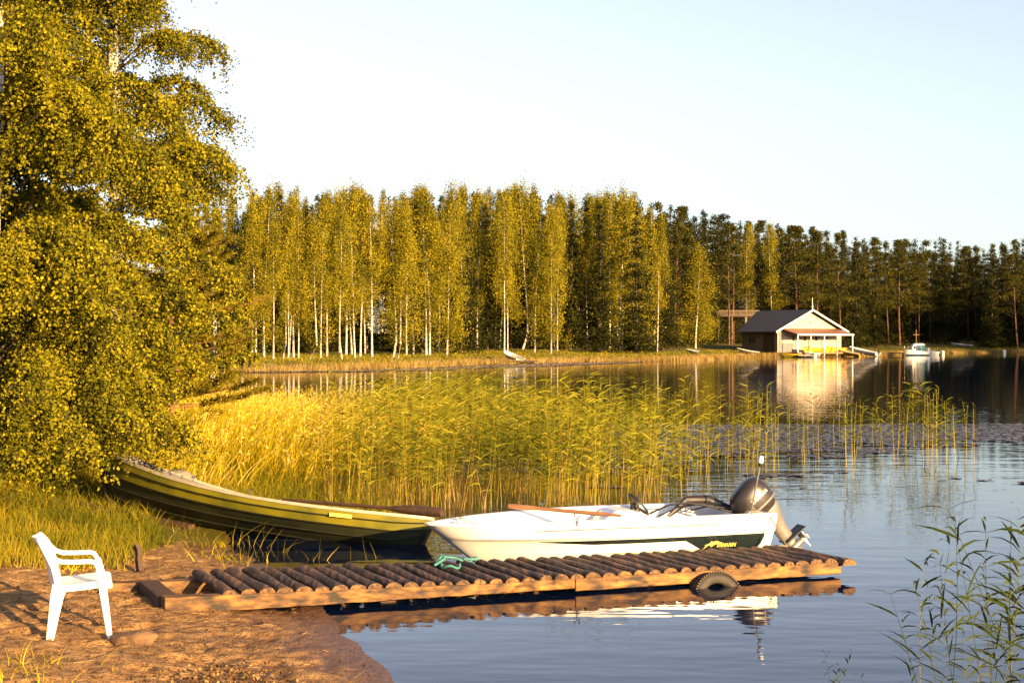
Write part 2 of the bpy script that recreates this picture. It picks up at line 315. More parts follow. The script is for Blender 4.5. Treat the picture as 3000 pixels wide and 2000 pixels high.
# crib block under the landward end, long prop under the middle
mb = MB(); mb.rings([[du*s+lu*q+Vector((0, 0, z)) for q, z in ((.17, .04), (.17, .19), (LW-.2, .22), (LW-.2, .04))] for s in (-.02, .16)]); bevel(mb.build('cross_beam', M['darkwood'], dock, smooth=False), .01)
mb = MB(); mb.rings([[du*s+lu*q+Vector((0, 0, z)) for q, z in ((.17, -.2), (.17, .07), (.9, .07), (.9, -.2))] for s in (2.05, 2.2)]); bevel(mb.build('cross_beam', M['darkwood'], dock, smooth=False), .01)
NL = 39; rl = random.Random(3)
for i in range(NL):
    s = .58+(DL-.52-.05)*i/(NL-1); r = rl.uniform(.060, .088); t = s/DL; mb = MB(); n = 14; rs = []
    VS = .62; zt = dtop(t)-.012; zc = zt-r*VS; back = .035*(1-t); a0 = rl.uniform(-.010, .012); a1 = rl.uniform(-.05, .06); yaw = rl.uniform(-.018, .018); r1 = r*rl.uniform(.85, 1.02)
    if i == NL-1: a0 = -.08
    ph = [rl.uniform(0, 6) for _ in range(4)]
    for k in range(15):
        f = k/14; rr = r+(r1-r)*f + .004*math.sin(f*9+ph[0]); q = a0+(LW-a0+a1)*f
        c = du*(s+yaw*q+.005*math.sin(f*6+ph[1]))+lu*q+Vector((0, 0, zc+back*f+(r-rr)+.004*math.sin(f*7+ph[2])))
        ring = []
        for j in range(n):
            an = 2*math.pi*j/n; w_ = 1+.04*math.sin(3*an+ph[3])+.03*math.sin(7*an+f*5+ph[1]); zz = max(-.35, math.sin(an))*VS
            ring.append(c+du*(math.cos(an)*rr*w_)+Vector((0, 0, zz*rr*w_)))
        rs.append(ring)
    mb.rings(rs, cap=False); mb.cur = 1
    for ring, sg in ((rs[0], -1), (rs[-1], 1)): mb.add(ring, [tuple(range(n))])
    mb.build('log', None, dock, ang=50, mats=[M['log'], M['logend']])
# rope coils
mb = MB(); p0 = FL+du*2.95+lu*.72+Vector((0, 0, dtop(.4)+.012)); pts = []
for k in range(24):
    a = k/23*5.4+1.1; rr = .10+.014*k/23; pts.append(p0+Vector((math.cos(a)*rr*.85+.04, math.sin(a)*rr*1.3, .018*math.sin(3*a)+.008)))
pts = [p0+Vector((.16, .21, .02)), p0+Vector((.08, .22, .05)), p0+Vector((-.06, .17, .07)), p0+Vector((-.10, .06, .03))]+pts[8:]
mb.tube(pts, .011, 6); mb.tube([p0+Vector((-.08, .10, .05)), p0+Vector((-.05, .16, .09)), p0+Vector((-.02, .10, .06)), p0+Vector((-.08, .02, .03)), p0+Vector((-.12, -.02, .01))], .012, 6)
tag(mb.build('rope', M['bluerope']), 'turquoise rope coiled on top of the log jetty', 'rope')
# tyre fender
ty = empty('tyre', (0, 0, 0), 0, 'old car tyre with worn tread hanging half sunk against the jetty', 'tyre')
tc2 = FL+du*5.42-lu*.120+Vector((0, 0, -.130)); ax = (-lu*.93+Vector((0, 0, .22))).normalized(); e1 = du.copy(); e2 = ax.cross(e1).normalized()
prof = [(.155, -.055), (.165, -.075), (.20, -.092), (.235, -.088), (.262, -.07), (.268, -.04), (.269, 0), (.268, .04), (.262, .07), (.235, .088), (.20, .092), (.165, .075), (.155, .055), (.17, .05), (.21, .06), (.24, .05), (.245, 0), (.24, -.05), (.21, -.06), (.17, -.05)]
mb = MB(); N = 72; mb.rings([[tc2+(e1*math.cos(2*math.pi*k/N)+e2*math.sin(2*math.pi*k/N))*r+ax*h for r, h in prof] for k in range(N)]+[[tc2+e1*r+ax*h for r, h in prof]], cap=False)
for k in range(56):
    a = 2*math.pi*k/56; w_ = 2*math.pi/56*.30
    for h0, h1 in ((-.088, -.03), (.03, .088)):
        vs = [tc2+(e1*math.cos(a+da)+e2*math.sin(a+da))*rr+ax*hh for rr in (.258, .277) for da in (-w_, w_) for hh in (h0, h1)]
        if h1 > .05 or h0 < -.05: pass
        mb.add(vs, [(0, 1, 3, 2), (4, 6, 7, 5), (0, 4, 5, 1), (2, 3, 7, 6), (0, 2, 6, 4), (1, 5, 7, 3)])
mb.build('casing', M['tyre'], ty)

# ------------------------------------------------------------------ white motorboat
BL = 3.95; bang = math.atan2(16.78-15.72, 2.87+.96)
wb = empty('motorboat', (-.96, 15.72, -.03), bang, 'white open motorboat with teal side stripe and tilted outboard, moored behind the jetty', 'boat')
def bgf(t): return .70*(1-(1-min(1, t/.62))**2.3)**.62*(1-.10*max(0, (t-.55)/.45)**1.5)+.004
ZG = lambda t: .49+.04*min(1, t*2.2)+.015*t
def hullx(t, z):
    off = .62*(1-max(-.25, min(1, z/ZG(0)))); aft = .10*(1-max(0, min(1, z/.52)))
    return t*(BL-off-aft)+off
VP = [(1.0, 1.0), (1.0, .93), (.985, .74), (1.0, .70), (.985, .655), (.955, .62), (.93, .45), (.88, .23), (.84, .12), (.80, .07), (.45, -.12), (0, -.22)]   # beam factor, height factor
def hullp(t, bf, zf, side=-1, out=0):
    z = ZG(t)*zf if zf >= 0 else zf*.5
    b_ = bgf(t); thin = max(0, 1-t/.45); k = 1-(1-zf)*.42*thin**1.2 if zf < .7 else 1
    y = b_*bf*k; return (hullx(t, z), side*(y+out), z)
ts = [0, .004, .012, .03, .06, .1, .15, .2, .27, .34, .42, .5, .58, .66, .74, .82, .9, .96, 1.0]
mb = MB(); mb.rings([[hullp(t, bf, zf, -1) for bf, zf in VP]+[hullp(t, bf, zf, 1) for bf, zf in VP[::-1][1:]] for t in ts], closed=False)
n0 = len(VP)*2-1; k = len(mb.v)-n0; mb.add(mb.v[k:], [tuple(range(n0))]); mb.build('hull', M['white'], wb, ang=40)
# gunwale cap + cockpit liner with foredeck
mb = MB(); rs = []
for t in ts:
    b_ = bgf(t); zz = ZG(t); iw = max(.0, b_-.105) if t > .13 else b_*max(0, (t-.05)/.08)*.72 if t > .05 else 0
    fl = .26 if .16 < t < .93 else zz-.01; x = hullx(t, zz); iw2 = max(0, iw*.78-.02) if fl < .3 else iw
    q = [(x, -b_, zz), (x, -b_+.01*(b_ > .02), zz+.012), (x, -(b_*.45+iw*.55), zz+.022), (x, -iw, zz+.012), (x, -iw*.99, zz-.01*(iw > 0)), (x, -iw2, fl), (x, 0, fl)]
    rs.append(q+[(a, -b2, c) for a, b2, c in q[::-1][1:]])
mb.rings(rs, closed=False); mb.build('liner', M['white'], wb, ang=40)
def boat_box(x0, x1, y0, y1, z0, z1, name, m, bv=.03):
    b_ = MB(); b_.box(x0, x1, y0, y1, z0, z1); return bevel(b_.build(name, m, wb, smooth=False), bv, 3)
boat_box(1.2, 1.5, -.42, .42, .25, .42, 'seat', M['white']); boat_box(3.2, 3.62, -.46, .46, .2, .42, 'seat', M['white'])
mb = MB(); mb.prism([(2.02, .17), (2.62, .17), (2.60, .50), (2.5, .55), (2.28, .56), (2.10, .42)], .10, .56); bevel(mb.build('console', M['white'], wb, smooth=False), .04, 3)
mb = MB(); cs = Vector((2.62, .30, .60)); an = Vector((.75, 0, .66)).normalized(); a1 = Vector((0, 1, 0)); a2 = an.cross(a1)
ring = [cs+(a1*math.cos(2*math.pi*k/28)+a2*math.sin(2*math.pi*k/28))*.155 for k in range(29)]; mb.tube(ring, .014, 7)
for k in (0, 9, 19): mb.tube([cs-an*.03, cs+(ring[k]-cs)*.98], .011, 6)
mb.tube([cs-an*.12, cs-an*.01], .03, 8); mb.build('steering_wheel', M['black'], wb)
mb = MB(); mb.box(2.58, 2.68, .42, .47, .5, .60); mb.tube([(2.63, .44, .58), (2.68, .44, .70)], .012, 6); mb.build('throttle', M['black'], wb)
mb = MB(); mb.tube([(2.72, .2, .50), (2.95, .15, .60), (3.15, .1, .62), (3.4, .05, .58), (3.7, 0, .50), (3.9, 0, .47)], .013, 6)
mb.tube([(2.85, .25, .46), (3.1, .2, .57), (3.35, .12, .60), (3.65, .08, .54), (3.88, .05, .5)], .010, 6); mb.tube([(3.3, .35, .5), (3.55, .2, .58), (3.8, .02, .5)], .012, 6); mb.build('control_cable', M['black'], wb)
mb = MB(); mb.tube([(3.0, .32, .44), (3.25, .36, .62), (3.5, .3, .62), (3.78, .22, .52)], [.02, .06, .07, .03], 10, sy=.9); mb.build('folded_cover', M['cowl'], wb)
# stripe, pinstripes, lettering follow the hull side
def side_pt(x, zf, out=.003):
    z = ZG(.6)*zf; off = .62*(1-min(1, z/ZG(0))); aft = .10*(1-max(0, min(1, z/.52))); t = (x-off)/(BL-off-aft); t = min(.999, max(.01, t))
    zs = [v[1] for v in VP]; bs = [v[0] for v in VP]
    bf = float(np.interp(zf, zs[::-1], bs[::-1])); p = hullp(t, bf, zf, -1, out); return p
def side_patch(name, m, cols, out=.003):
    b_ = MB(); rs = []
    for x, za, zb in cols: rs.append([side_pt(x, za+(zb-za)*k/4, out) for k in range(5)])
    b_.rings(rs, closed=False); return b_.build(name, m, wb)
cols = []
for k in range(34):
    x = 1.15+2.52*k/33; top = .625; thick = .015+.075*min(1, (x-1.15)/.6)
    if x > 2.85: thick = .09+.33*min(1, (x-2.85)/.32)**.8
    cols.append((x, top, top-thick))
sl_ = [(3.70, .625, .27), (3.76, .625, .40), (3.80, .625, .55)]
side_patch('stripe', M['teal'], cols[:-1]+[(3.66, .625, .205)]+sl_)
side_patch('pinstripe', M['yellow'], [(1.9+1.1*k/12, .345-.0*k, .325) for k in range(13)], .003)
side_patch('pinstripe', M['teal'], [(1.1+2.1*k/20, .872, .852) for k in range(21)], .003)
def text_mesh(body, size):
    cu = bpy.data.curves.new('txt', 'FONT'); cu.body = body; cu.size = size; cu.extrude = 0; cu.resolution_u = 3; cu.shear = .25; cu.offset = size*.012
    ob = bpy.data.objects.new('txt', cu); COL.objects.link(ob); bpy.context.view_layer.update()
    me = bpy.data.meshes.new_from_object(ob.evaluated_get(bpy.context.evaluated_depsgraph_get())); COL.objects.unlink(ob); bpy.data.objects.remove(ob)
    return [tuple(v.co) for v in me.vertices], [tuple(p.vertices) for p in me.polygons]
tv, tf = text_mesh('YAMARIN', .056)
b_ = MB(); b_.add([side_pt(3.20+x*1.0, .375+(y)/.5, .0055) for x, y, _ in tv], tf); b_.build('lettering', M['yellow'], wb, smooth=False)
fish = [(3.04, .30), (3.10, .395), (3.07, .42), (3.12, .435), (3.18, .47), (3.20, .52), (3.24, .50), (3.31, .525), (3.36, .49), (3.44, .455), (3.36, .462), (3.30, .445), (3.24, .40), (3.20, .355), (3.19, .41), (3.13, .40), (3.11, .37)]
fish = [(3.04+(x-3.04)*.62, .40+(z-.38)*.75) for x, z in fish]
b_ = MB(); b_.add([side_pt(x, z, .0065) for x, z in fish], [tuple(range(len(fish)))]); b_.build('emblem', M['yellow'], wb, smooth=False)
# cleats, bow fitting, oarlocks, stern light
mb = MB()
for x, y in ((.42, -.10), (.42, .10)): mb.box(x-.05, x+.05, y-.012, y+.012, .535, .548); mb.box(x-.012, x+.012, y-.008, y+.008, .50, .54)
mb.tube([(.42, -.10, .54), (.42, .10, .54)], .008, 6); mb.build('bow_cleat', M['steel'], wb)
for x, y in ((1.55, -.66), (1.55, .66)):
    mb = MB(); mb.tube([(x, y, .50), (x, y, .585)], .009, 6)
    mb.tube([(x-.03, y, .65), (x-.032, y, .61), (x, y, .585), (x+.032, y, .61), (x+.03, y, .65)], .008, 6); mb.build('oarlock', M['steel'], wb)
mb = MB(); mb.tube([(3.70, -.45, .50), (3.83, -.43, 1.08)], .0095, 8); pole = mb.build('light_pole', M['cowlpale'], wb)
mb = MB(); mb.tube([(3.828, -.43, 1.07), (3.833, -.43, 1.09), (3.838, -.43, 1.115)], [.012, .026, .026], 12); mb.build('lamp_base', M['black'], pole)
mb = MB(); mb.tube([(3.838, -.43, 1.116), (3.84, -.43, 1.13), (3.845, -.43, 1.16), (3.85, -.43, 1.19), (3.852, -.43, 1.2)], [.028, .031, .031, .028, .012], 14); mb.build('lamp', M['white'], pole)
# outboard
TILT = math.radians(-39)
def mt(p, o=(3.99, 0, .575)):
    x, y, z = p; c, s_ = math.cos(TILT), math.sin(TILT); return (o[0]+x*c+z*s_, o[1]+y, o[2]-x*s_+z*c)
def ell(a, b_, cx, z, n=28, e=2.6, rake=0):
    r = []
    for k in range(n):
        th = 2*math.pi*k/n; c, s_ = math.cos(th), math.sin(th); f = (abs(c)**e+abs(s_)**e)**(-1/e); r.append(mt((cx+a*c*f, b_*s_*f, z+rake*a*c*f)))
    return r
mb = MB(); mb.rings([ell(.225, .14, 0, -.01), ell(.25, .158, .0, .0), ell(.262, .168, -.005, .08, rake=.05), ell(.258, .168, -.012, .15, rake=.08), ell(.235, .155, -.018, .22, rake=.1), ell(.195, .13, -.02, .275, rake=.12), ell(.14, .095, -.02, .305, rake=.12), ell(.06, .04, -.02, .318, rake=.12)])
mot = mb.build('outboard_motor', M['cowl'], wb, ang=50)
mb = MB(); mb.rings([ell(.256, .165, 0, -.012), ell(.262, .17, 0, -.002), ell(.262, .17, 0, .014), ell(.256, .165, 0, .02)]); mb.build('cowling_seam', M['cowlpale'], mot)
mb = MB(); mb.rings([ell(.20, .13, 0, -.10), ell(.235, .15, 0, -.013)]); mb.build('lower_cowling', M['cowl'], mot)
mb = MB(); mb.rings([ell(.10, .06, .04, -.80, e=2), ell(.06, .02, .06, -.66, e=2), ell(.085, .035, .06, -.58, e=2), ell(.09, .045, .06, -.42, e=2), ell(.12, .065, .07, -.28, e=2), ell(.17, .10, .07, -.12, e=2.2), ell(.17, .10, .05, -.09, e=2.4)])
mb.build('leg', M['cowlpale'], mot)
mb = MB(); mb.box(-.02, .30, -.11, .11, -.575, -.56); mb.v = [mt(p) for p in mb.v]; bevel(mb.build('anti_ventilation_plate', M['black'], mot, smooth=False), .005)
mb = MB(); mb.tube([mt((-.13, 0, -.70)), mt((-.08, 0, -.70)), mt((.05, 0, -.70)), mt((.16, 0, -.70)), mt((.20, 0, -.70))], [.008, .045, .055, .045, .03], 12)
pr = [mt((x, 0, z)) for x, z in ((-.02, -.73), (.09, -.73), (.07, -.86), (.03, -.86))]; mb.add([(p[0], -.006, p[2]) for p in pr]+[(p[0], .006, p[2]) for p in pr], [(0, 1, 2, 3), (7, 6, 5, 4), (0, 4, 5, 1), (1, 5, 6, 2), (2, 6, 7, 3), (3, 7, 4, 0)])
mb.build('gearcase', M['cowlpale'], mot)
mb = MB(); mb.tube([mt((.18, 0, -.70)), mt((.28, 0, -.70))], [.034, .02], 10)
for k in range(3):
    a = 2*math.pi*k/3+.5; vs = []
    for rr, wd, tw in ((.03, .035, .03), (.075, .055, .02), (.115, .04, .012)):
        for sg in (-1, 1): vs.append(mt((.23+sg*tw, math.cos(a)*rr-math.sin(a)*wd*sg, -.70+math.sin(a)*rr+math.cos(a)*wd*sg)))
    vs2 = [(x+.006, y, z+.004) for x, y, z in vs]
    mb.add(vs+vs2, [(0, 1, 3, 2), (2, 3, 5, 4), (6, 8, 9, 7), (8, 10, 11, 9), (0, 2, 8, 6), (2, 4, 10, 8), (1, 7, 9, 3), (3, 9, 11, 5), (4, 5, 11, 10), (0, 6, 7, 1)])
mb.build('propeller', M['white'], mot)
mb = MB(); mb.box(3.84, 3.98, -.10, .10, .18, .54); mb.tube([(3.9, -.12, .52), (3.9, .12, .52)], .03, 8); mb.tube([(3.98, 0, .30), (4.16, 0, .38)], .03, 8); bevel(mb.build('clamp_bracket', M['black'], mot, smooth=False), .01)
mb = MB(); mb.box(.14, .262, -.172, .172, .02, .05); mb.v = [mt(p) for p in mb.v]; 
tv, tf = text_mesh('YAMAHA', .062)
def cowl_side(x, z):
    A = np.interp(z, [0, .08, .15, .22, .275], [.25, .262, .258, .235, .195]); B = np.interp(z, [0, .08, .15, .22, .275], [.158, .168, .168, .155, .13])
    xx = min(.98, abs(x)/A); y = B*(1-xx**2.6)**(1/2.6); return mt((x, -y-.003, z))
mb = MB(); mb.add([cowl_side(-.08+x, .10+y) for x, y, _ in tv], tf); mb.build('lettering', M['trim'], mot, smooth=False)
# mooring lines
def world(o, p): return o.matrix_world @ Vector(p)
bpy.context.view_layer.update()
mb = MB(); a = world(wb, (3.86, -.60, .55)); e = FL+du*(DL-.10)+lu*(LW*.74)+Vector((0, 0, .215)); mb.tube([a, a.lerp(e, .5)+Vector((0, 0, -.015)), e, e+Vector((-.04, -.05, .012)), e+Vector((-.10, -.03, .01))], .008, 6)
for k in range(2): mb.tube([a+Vector((-.25+.07*k, -.01, .0)), a+Vector((-.2+.06*k, .03, .022)), a+Vector((-.1, 0, .02)), a], .008, 6)
tag(mb.build('mooring_rope', M['rope']), 'pale mooring rope from the motorboat stern to the jetty end', 'rope')
mb = MB(); a = world(wb, (.62, .0, .12)); e = FL+du*3.25+lu*(LW-.02)+Vector((0, 0, .22)); mb.tube([a, a.lerp(e, .5)+Vector((0, 0, -.04)), e, e+Vector((.05, -.06, .02)), e+Vector((.14, -.05, .02)), e+Vector((.2, -.0, .01))], .010, 6)
tag(mb.build('mooring_rope', M['bluerope']), 'turquoise mooring rope tied at the motorboat bow', 'rope')
def oar(name, a, e, m, label, blade=.55, bw=.065, flat=(0, 0, 1)):
    a = Vector(a); e = Vector(e); d = (e-a); L = d.length; pts = [a+d*(k/12) for k in range(13)]
    b_ = MB(); b_.tube(pts[:9], [.016, .017, .022, .024, .024, .024, .023, .022, .021], 8)
    f0 = 1-blade/L; q = []; rad = []
    for k in range(9): f = f0-.12+(1.12-f0)*k/8; q.append(a+d*f); rad.append(.021+(bw-.021)*min(1, max(0, (k-1)/3)) if k < 8 else bw*.9)
    b_.tube(q, rad, 10, sy=.22 if flat[2] == 0 else 1, up=flat)
    o = b_.build(name, m); return tag(o, label, 'oar')
oar('oar', world(wb, (2.15, -.40, .565)), world(wb, (1.1, .52, .60)), M['oar'], 'reddish wooden oar lying across the white motorboat', .3, .03)

# ------------------------------------------------------------------ green rowing boat
gA = Vector((-5.85, 19.65, 0)); gB = Vector((-.98, 17.35, 0)); GL = (gB-gA).length
gb = empty('rowing_boat', gA-Vector((0, 0, .07)), math.atan2(gB.y-gA.y, gB.x-gA.x), 'olive green clinker rowing boat with pale gunwale, bow pulled up on the bank', 'boat')
gb.rotation_euler.x = math.radians(-13)
def gw(t): return .66*max(0, (1-abs(2*t-1.02)**2.3))**.72 if 0 < t < 1 else 0
def gz(t): return .36+.76*(1-t)**2.4+.03*t
def gk(t): return -.14+.40*(1-t)**1.6+.35*max(0, (.08-t)/.08)**2+.18*max(0, (t-.93)/.07)**1.5
def gsec(t, inner=0):
    b_ = gw(t); zt = gz(t); zk = gk(t); pts = []; ns = 5
    for k in range(ns+1):
        f = k/ns; y = b_*(1-(f**2.1)); z = zt+(zk-zt)*f**1.05
        pts.append((f, y, z))
    return pts
def gx(t, z): return t*GL + .30*(1-t)**4*(1-min(1, max(0, (z-.2)/.75))) - .16*t**8*(1-min(1, max(0, z/.38)))
gts = [0, .01, .03, .06, .1, .15, .2, .27, .34, .42, .5, .58, .66, .74, .82, .88, .93, .97, .99, 1.0]
def gside(sg):
    rs = []
    for t in gts:
        p = gsec(t); r = []
        for k in range(5):
            _, y0, z0 = p[k]; _, y1, z1 = p[k+1]; s_ = min(1, gw(t)/.1); lip = .016*s_
            r.append((gx(t, z0), sg*(y0+(lip if k == 0 else 0)), z0)); r.append((gx(t, z1), sg*(y1+lip), z1+.004))
            if k < 4: r.append((gx(t, z1), sg*(y1-.0), z1-.001))
        rs.append(r)
    return rs
mb = MB(); k0 = 0
for sg in (-1, 1):
    mb.rings(gside(sg), closed=False)
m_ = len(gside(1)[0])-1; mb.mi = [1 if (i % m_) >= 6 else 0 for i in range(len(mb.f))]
mb.build('hull', None, gb, ang=25, mats=[M['green'], M['greenshade']])
mb = MB()
for sg in (-1, 1):
    for k in range(1, 5):
        pts = []
        for t in gts[1:-1]:
            _, y, z = gsec(t)[k]; pts.append((gx(t, z), sg*(y+.011*min(1, gw(t)/.1)), z-.004))
        mb.tube(pts, .009, 5)
mb.build('strake_edge', M['darkgreen'], gb)
mb = MB()
for sg in (-1, 1):
    rs = []
    for t in gts:
        x = gx(t, gz(t)); y = gw(t); z = gz(t); i = min(y, .075)
        rs.append([(x, sg*(y+.02), z-.028), (x, sg*(y+.024), z+.008), (x, sg*(y-i), z+.010), (x, sg*(y-i), z-.028)])
    mb.rings(rs)
mb.build('gunwale', M['cream'], gb)
mb = MB(); rs = []
for t in gts[2:-4]:
    y = gw(t)*.86; rs.append([(gx(t, .3), -y, gz(t)-.03), (gx(t, .3), -y*.8, gz(t)*.5+gk(t)*.5), (gx(t, .3), 0, gk(t)+.05), (gx(t, .3), y*.8, gz(t)*.5+gk(t)*.5), (gx(t, .3), y, gz(t)-.03)])
mb.rings(rs, closed=False); mb.build('inner_skin', M['greywall'], gb)
for t in (.28, .5, .72):
    mb = MB(); y = gw(t)*.95; z = gz(t)-.13; y *= .78; mb.box(t*GL-.12, t*GL+.12, -y, y, z-.02, z); mb.build('thwart', M['oar'], gb, smooth=False)
mb = MB(); mb.tube([(gx(t, z)-.008, 0, z) for t, z in ((0, gz(0)+.02), (0, .75), (0, .55), (.012, .40), (.04, .27))], .022, 6); mb.tube([(gx(t, gk(t)), 0, gk(t)-.02) for t in gts[2:-1]], .022, 6)
mb.tube([(gx(1, z)+.006, 0, z) for z in (.40, .25, .12, .04)], .02, 6); mb.build('keel', M['darkwood'], gb)
mb = MB(); mb.box(3.0, 3.28, 0, .004, -.022, .022); bpts = []
for (x, y, z) in mb.v: t = (x+1.22)/GL; bpts.append((x+1.22, -(gw(t)*.985+.026+y), gz(t)-.085+z))
mb.v = bpts; mb.build('registration_plate', M['yellow'], gb, smooth=False)
for t in (.40, ):
    for sg in (-1, 1):
        mb = MB(); y = sg*(gw(t)-.01); z = gz(t); mb.tube([(t*GL, y, z), (t*GL, y, z+.07)], .008, 6); mb.tube([(t*GL-.03, y, z+.10), (t*GL, y, z+.07), (t*GL+.03, y, z+.10)], .008, 6); mb.build('oarlock', M['steel'], gb)
o = oar('oar', (-2.98, 18.45, .43), (-.86, 17.45, .385), M['darkwood'], 'dark wooden oar resting on the green rowing boat with its blade aft', .62, .06)

# ------------------------------------------------------------------ plastic chair
hx, hy, hz_ = hit(230, 1850); cxp = -1365*11.45/F + .02
ch = empty('garden_chair', (0, 0, 0), 0, 'white plastic garden armchair standing on the sand facing the water', 'chair')
ch.location = ((142-1500)*11.4/F, 11.42, .135); ch.rotation_euler = (0, 0, math.radians(17))
HWc = .245
def arm(y0, name):
    sg = 1 if y0 > 0 else -1; b_ = MB(); yy = lambda k: y0+sg*k
    b_.bar([(-.02, yy(-.02), .715), (.01, yy(-.008), .672), (.05, yy(.004), .635), (.10, yy(.01), .617), (.2, yy(.012), .612), (.315, yy(.012), .612), (.348, yy(.012), .600), (.366, yy(.01), .57), (.376, yy(.008), .53)], [.045, .05, .055, .058, .058, .058, .055, .05, .048], .034)
    o = b_.build(name, M['plastic'], ch); return o
for y0 in (-HWc, HWc):
    sg = 1 if y0 > 0 else -1
    arm(y0, 'armrest')
    b_ = MB(); b_.bar([(.374, y0+sg*.008, .56), (.390, y0+sg*.006, .50), (.408, y0+sg*.004, .40), (.432, y0+sg*.014, .22), (.462, y0+sg*.03, 0)], [.045, .045, .05, .045, .04], [.045, .055, .062, .052, .038]); b_.build('leg', M['plastic'], ch)
    b_ = MB(); b_.bar([(.085, y0-sg*.01, .425), (.062, y0, .35), (.038, y0+sg*.012, .2), (.006, y0+sg*.03, 0)], [.05, .05, .045, .04], [.115, .10, .078, .054]); b_.build('leg', M['plastic'], ch)
b_ = MB(); rs = []
for x, z, hw, th in ((.045, .415, .20, .05), (.06, .425, .225, .05), (.15, .428, .24, .05), (.3, .44, .245, .05), (.42, .45, .245, .05), (.462, .447, .238, .06), (.480, .430, .225, .04)):
    rs.append([(x, -hw, z-th), (x, -hw, z), (x, -hw*.85, z+.002), (x, -hw*.4, z-.012), (x, 0, z-.015), (x, hw*.4, z-.012), (x, hw*.85, z+.002), (x, hw, z), (x, hw, z-th)])
b_.rings(rs); b_.build('seat', M['plastic'], ch)
b_ = MB(); n = 13; fr = []; bk = []
prof = [(.06, .42, .215), (.045, .50, .235), (.025, .59, .245), (-.005, .67, .245), (-.035, .73, .23), (-.062, .77, .19), (-.078, .795, .12)]
for x, z, hw in prof:
    r = []
    for k in range(n):
        u_ = -1+2*k/(n-1); r.append((x-.045*(1-u_*u_), u_*hw, z))
    r2 = [(a-.012, b2, c) for a, b2, c in r[::-1]]; fr.append(r+r2)
b_.rings(fr); b_.build('backrest', M['plastic'], ch)
for sg in (-1, 1):
    b_ = MB(); b_.bar([(.068, sg*.222, .40), (.055, sg*.238, .49), (.032, sg*.247, .58), (.003, sg*.247, .66), (-.035, sg*.235, .73), (-.068, sg*.19, .78), (-.085, sg*.12, .805)], .022, [.04, .036, .036, .05, .045, .035, .03]); b_.build('back_frame', M['plastic'], ch)

# ------------------------------------------------------------------ rocks, boards
def rock(name, loc, dims, m, label, seed, rz=0):
    rr = np.random.RandomState(seed); b_ = MB(); nu, nv = 28, 16; dirs = rr.normal(size=(16, 3)); dirs /= np.linalg.norm(dirs, axis=1)[:, None]; off = rr.uniform(.72, 1, 16); rs = []
    for j in range(1, nv):
        th = math.pi*j/nv; ring = []
        for i in range(nu):
            ph = 2*math.pi*i/nu; d = np.array([math.sin(th)*math.cos(ph), math.sin(th)*math.sin(ph), -math.cos(th)])
            dd = dirs@d; r = min(1.0, float(np.min(np.where(dd > .15, off/np.maximum(dd, .15), 9)))); r *= 1+.03*math.sin(9*ph+5*th)
            ring.append((d[0]*r*dims[0], d[1]*r*dims[1], d[2]*r*dims[2]))
        rs.append(ring)
    b_.rings(rs); o = b_.build(name, m, ang=32); o.location = loc; o.rotation_euler = (0, 0, rz); return tag(o, label, 'rock')
x, y, z = hit(408, 1878); rock('rock', (x-.02, y-.08, z+.015), (.20, .13, .085), M['rock'], 'flat brown rock lying on the sand beside the plastic chair', 5, .2)
x, y, z = -4.95, 20.9, hz(-4.95, 20.9); rock('boulder', (x, y, z+.28), (.32, .28, .20), M['greyrock'], 'grey boulder in the grass behind the green rowing boat', 9)
def plank(name, a, e, w_, h_, m, label, cat):
    a = Vector(a); e = Vector(e); b_ = MB(); d = (e-a).normalized(); s_ = d.cross(Vector((0, 0, 1))).normalized(); u_ = s_.cross(d); rs = []
    for k in range(7):
        p = a.lerp(e, k/6)+s_*random.uniform(-.01, .01); rs.append([p+s_*w_/2*i+u_*h_/2*j for i, j in ((-1, -1), (1, -1), (1, 1), (-1, 1))])
    b_.rings(rs); o = bevel(b_.build(name, m, smooth=False), .006); return tag(o, label, cat)
x, y, z = hit(412, 1672); plank('stake', (x, y, z-.05), (x-.075, y+.12, z+.24), .05, .10, M['darkwood'], 'dark wooden stake leaning out of the sand at the grass edge', 'stake')
xa, ya, _ = hit(215, 1485); xb, yb, _ = hit(560, 1552)
plank('plank', (xa, ya, hz(xa, ya)+.05), (xb, yb, hz(xb, yb)+.02), .12, .08, M['darkwood'], 'long brown timber lying in the grass under the green boat bow', 'plank')

# ------------------------------------------------------------------ foliage
def birch_crown(H, R, seed, nclump, per, leaf, zmin=.22, m='farleaf'):
    rs = np.random.RandomState(seed); C = []; RB = []; LIMB = []
    q1, q2, q3 = rs.uniform(0, 6, 3); wig = lambda f: 1+.28*math.sin(f*9+q1)+.18*math.sin(f*19+q2)
    for k in range(nclump):
        f = rs.uniform(0, 1)**.85; z = H*(zmin+(1-zmin)*f); prof = min(1, (1-f)**.8*1.5+.03)*(.55+.45*math.sin(min(1, f*2.4+.12)*math.pi/2)) * (.7+.5*rs.rand())*wig(f)
        a = rs.uniform(0, 2*math.pi); rr = R*prof*math.sqrt(rs.uniform(.05, 1)); c = np.array([rr*math.cos(a)+.35*math.sin(f*4+q3)*f, rr*math.sin(a), z]); LIMB.append(c)
        cnt = int(per*rs.uniform(.6, 1.4)); sx_ = R*.17*rs.uniform(.7, 1.3); sz_ = R*.30*rs.uniform(.7, 1.5)
        p = rs.normal(size=(cnt, 3))*np.array([sx_, sx_, sz_])+c; C.append(p); RB.append(np.full(cnt, rs.uniform(.15, .85)))
    C = np.concatenate(C); RB = np.concatenate(RB); return leaves(C, leaf, rs, rbase=RB), LIMB
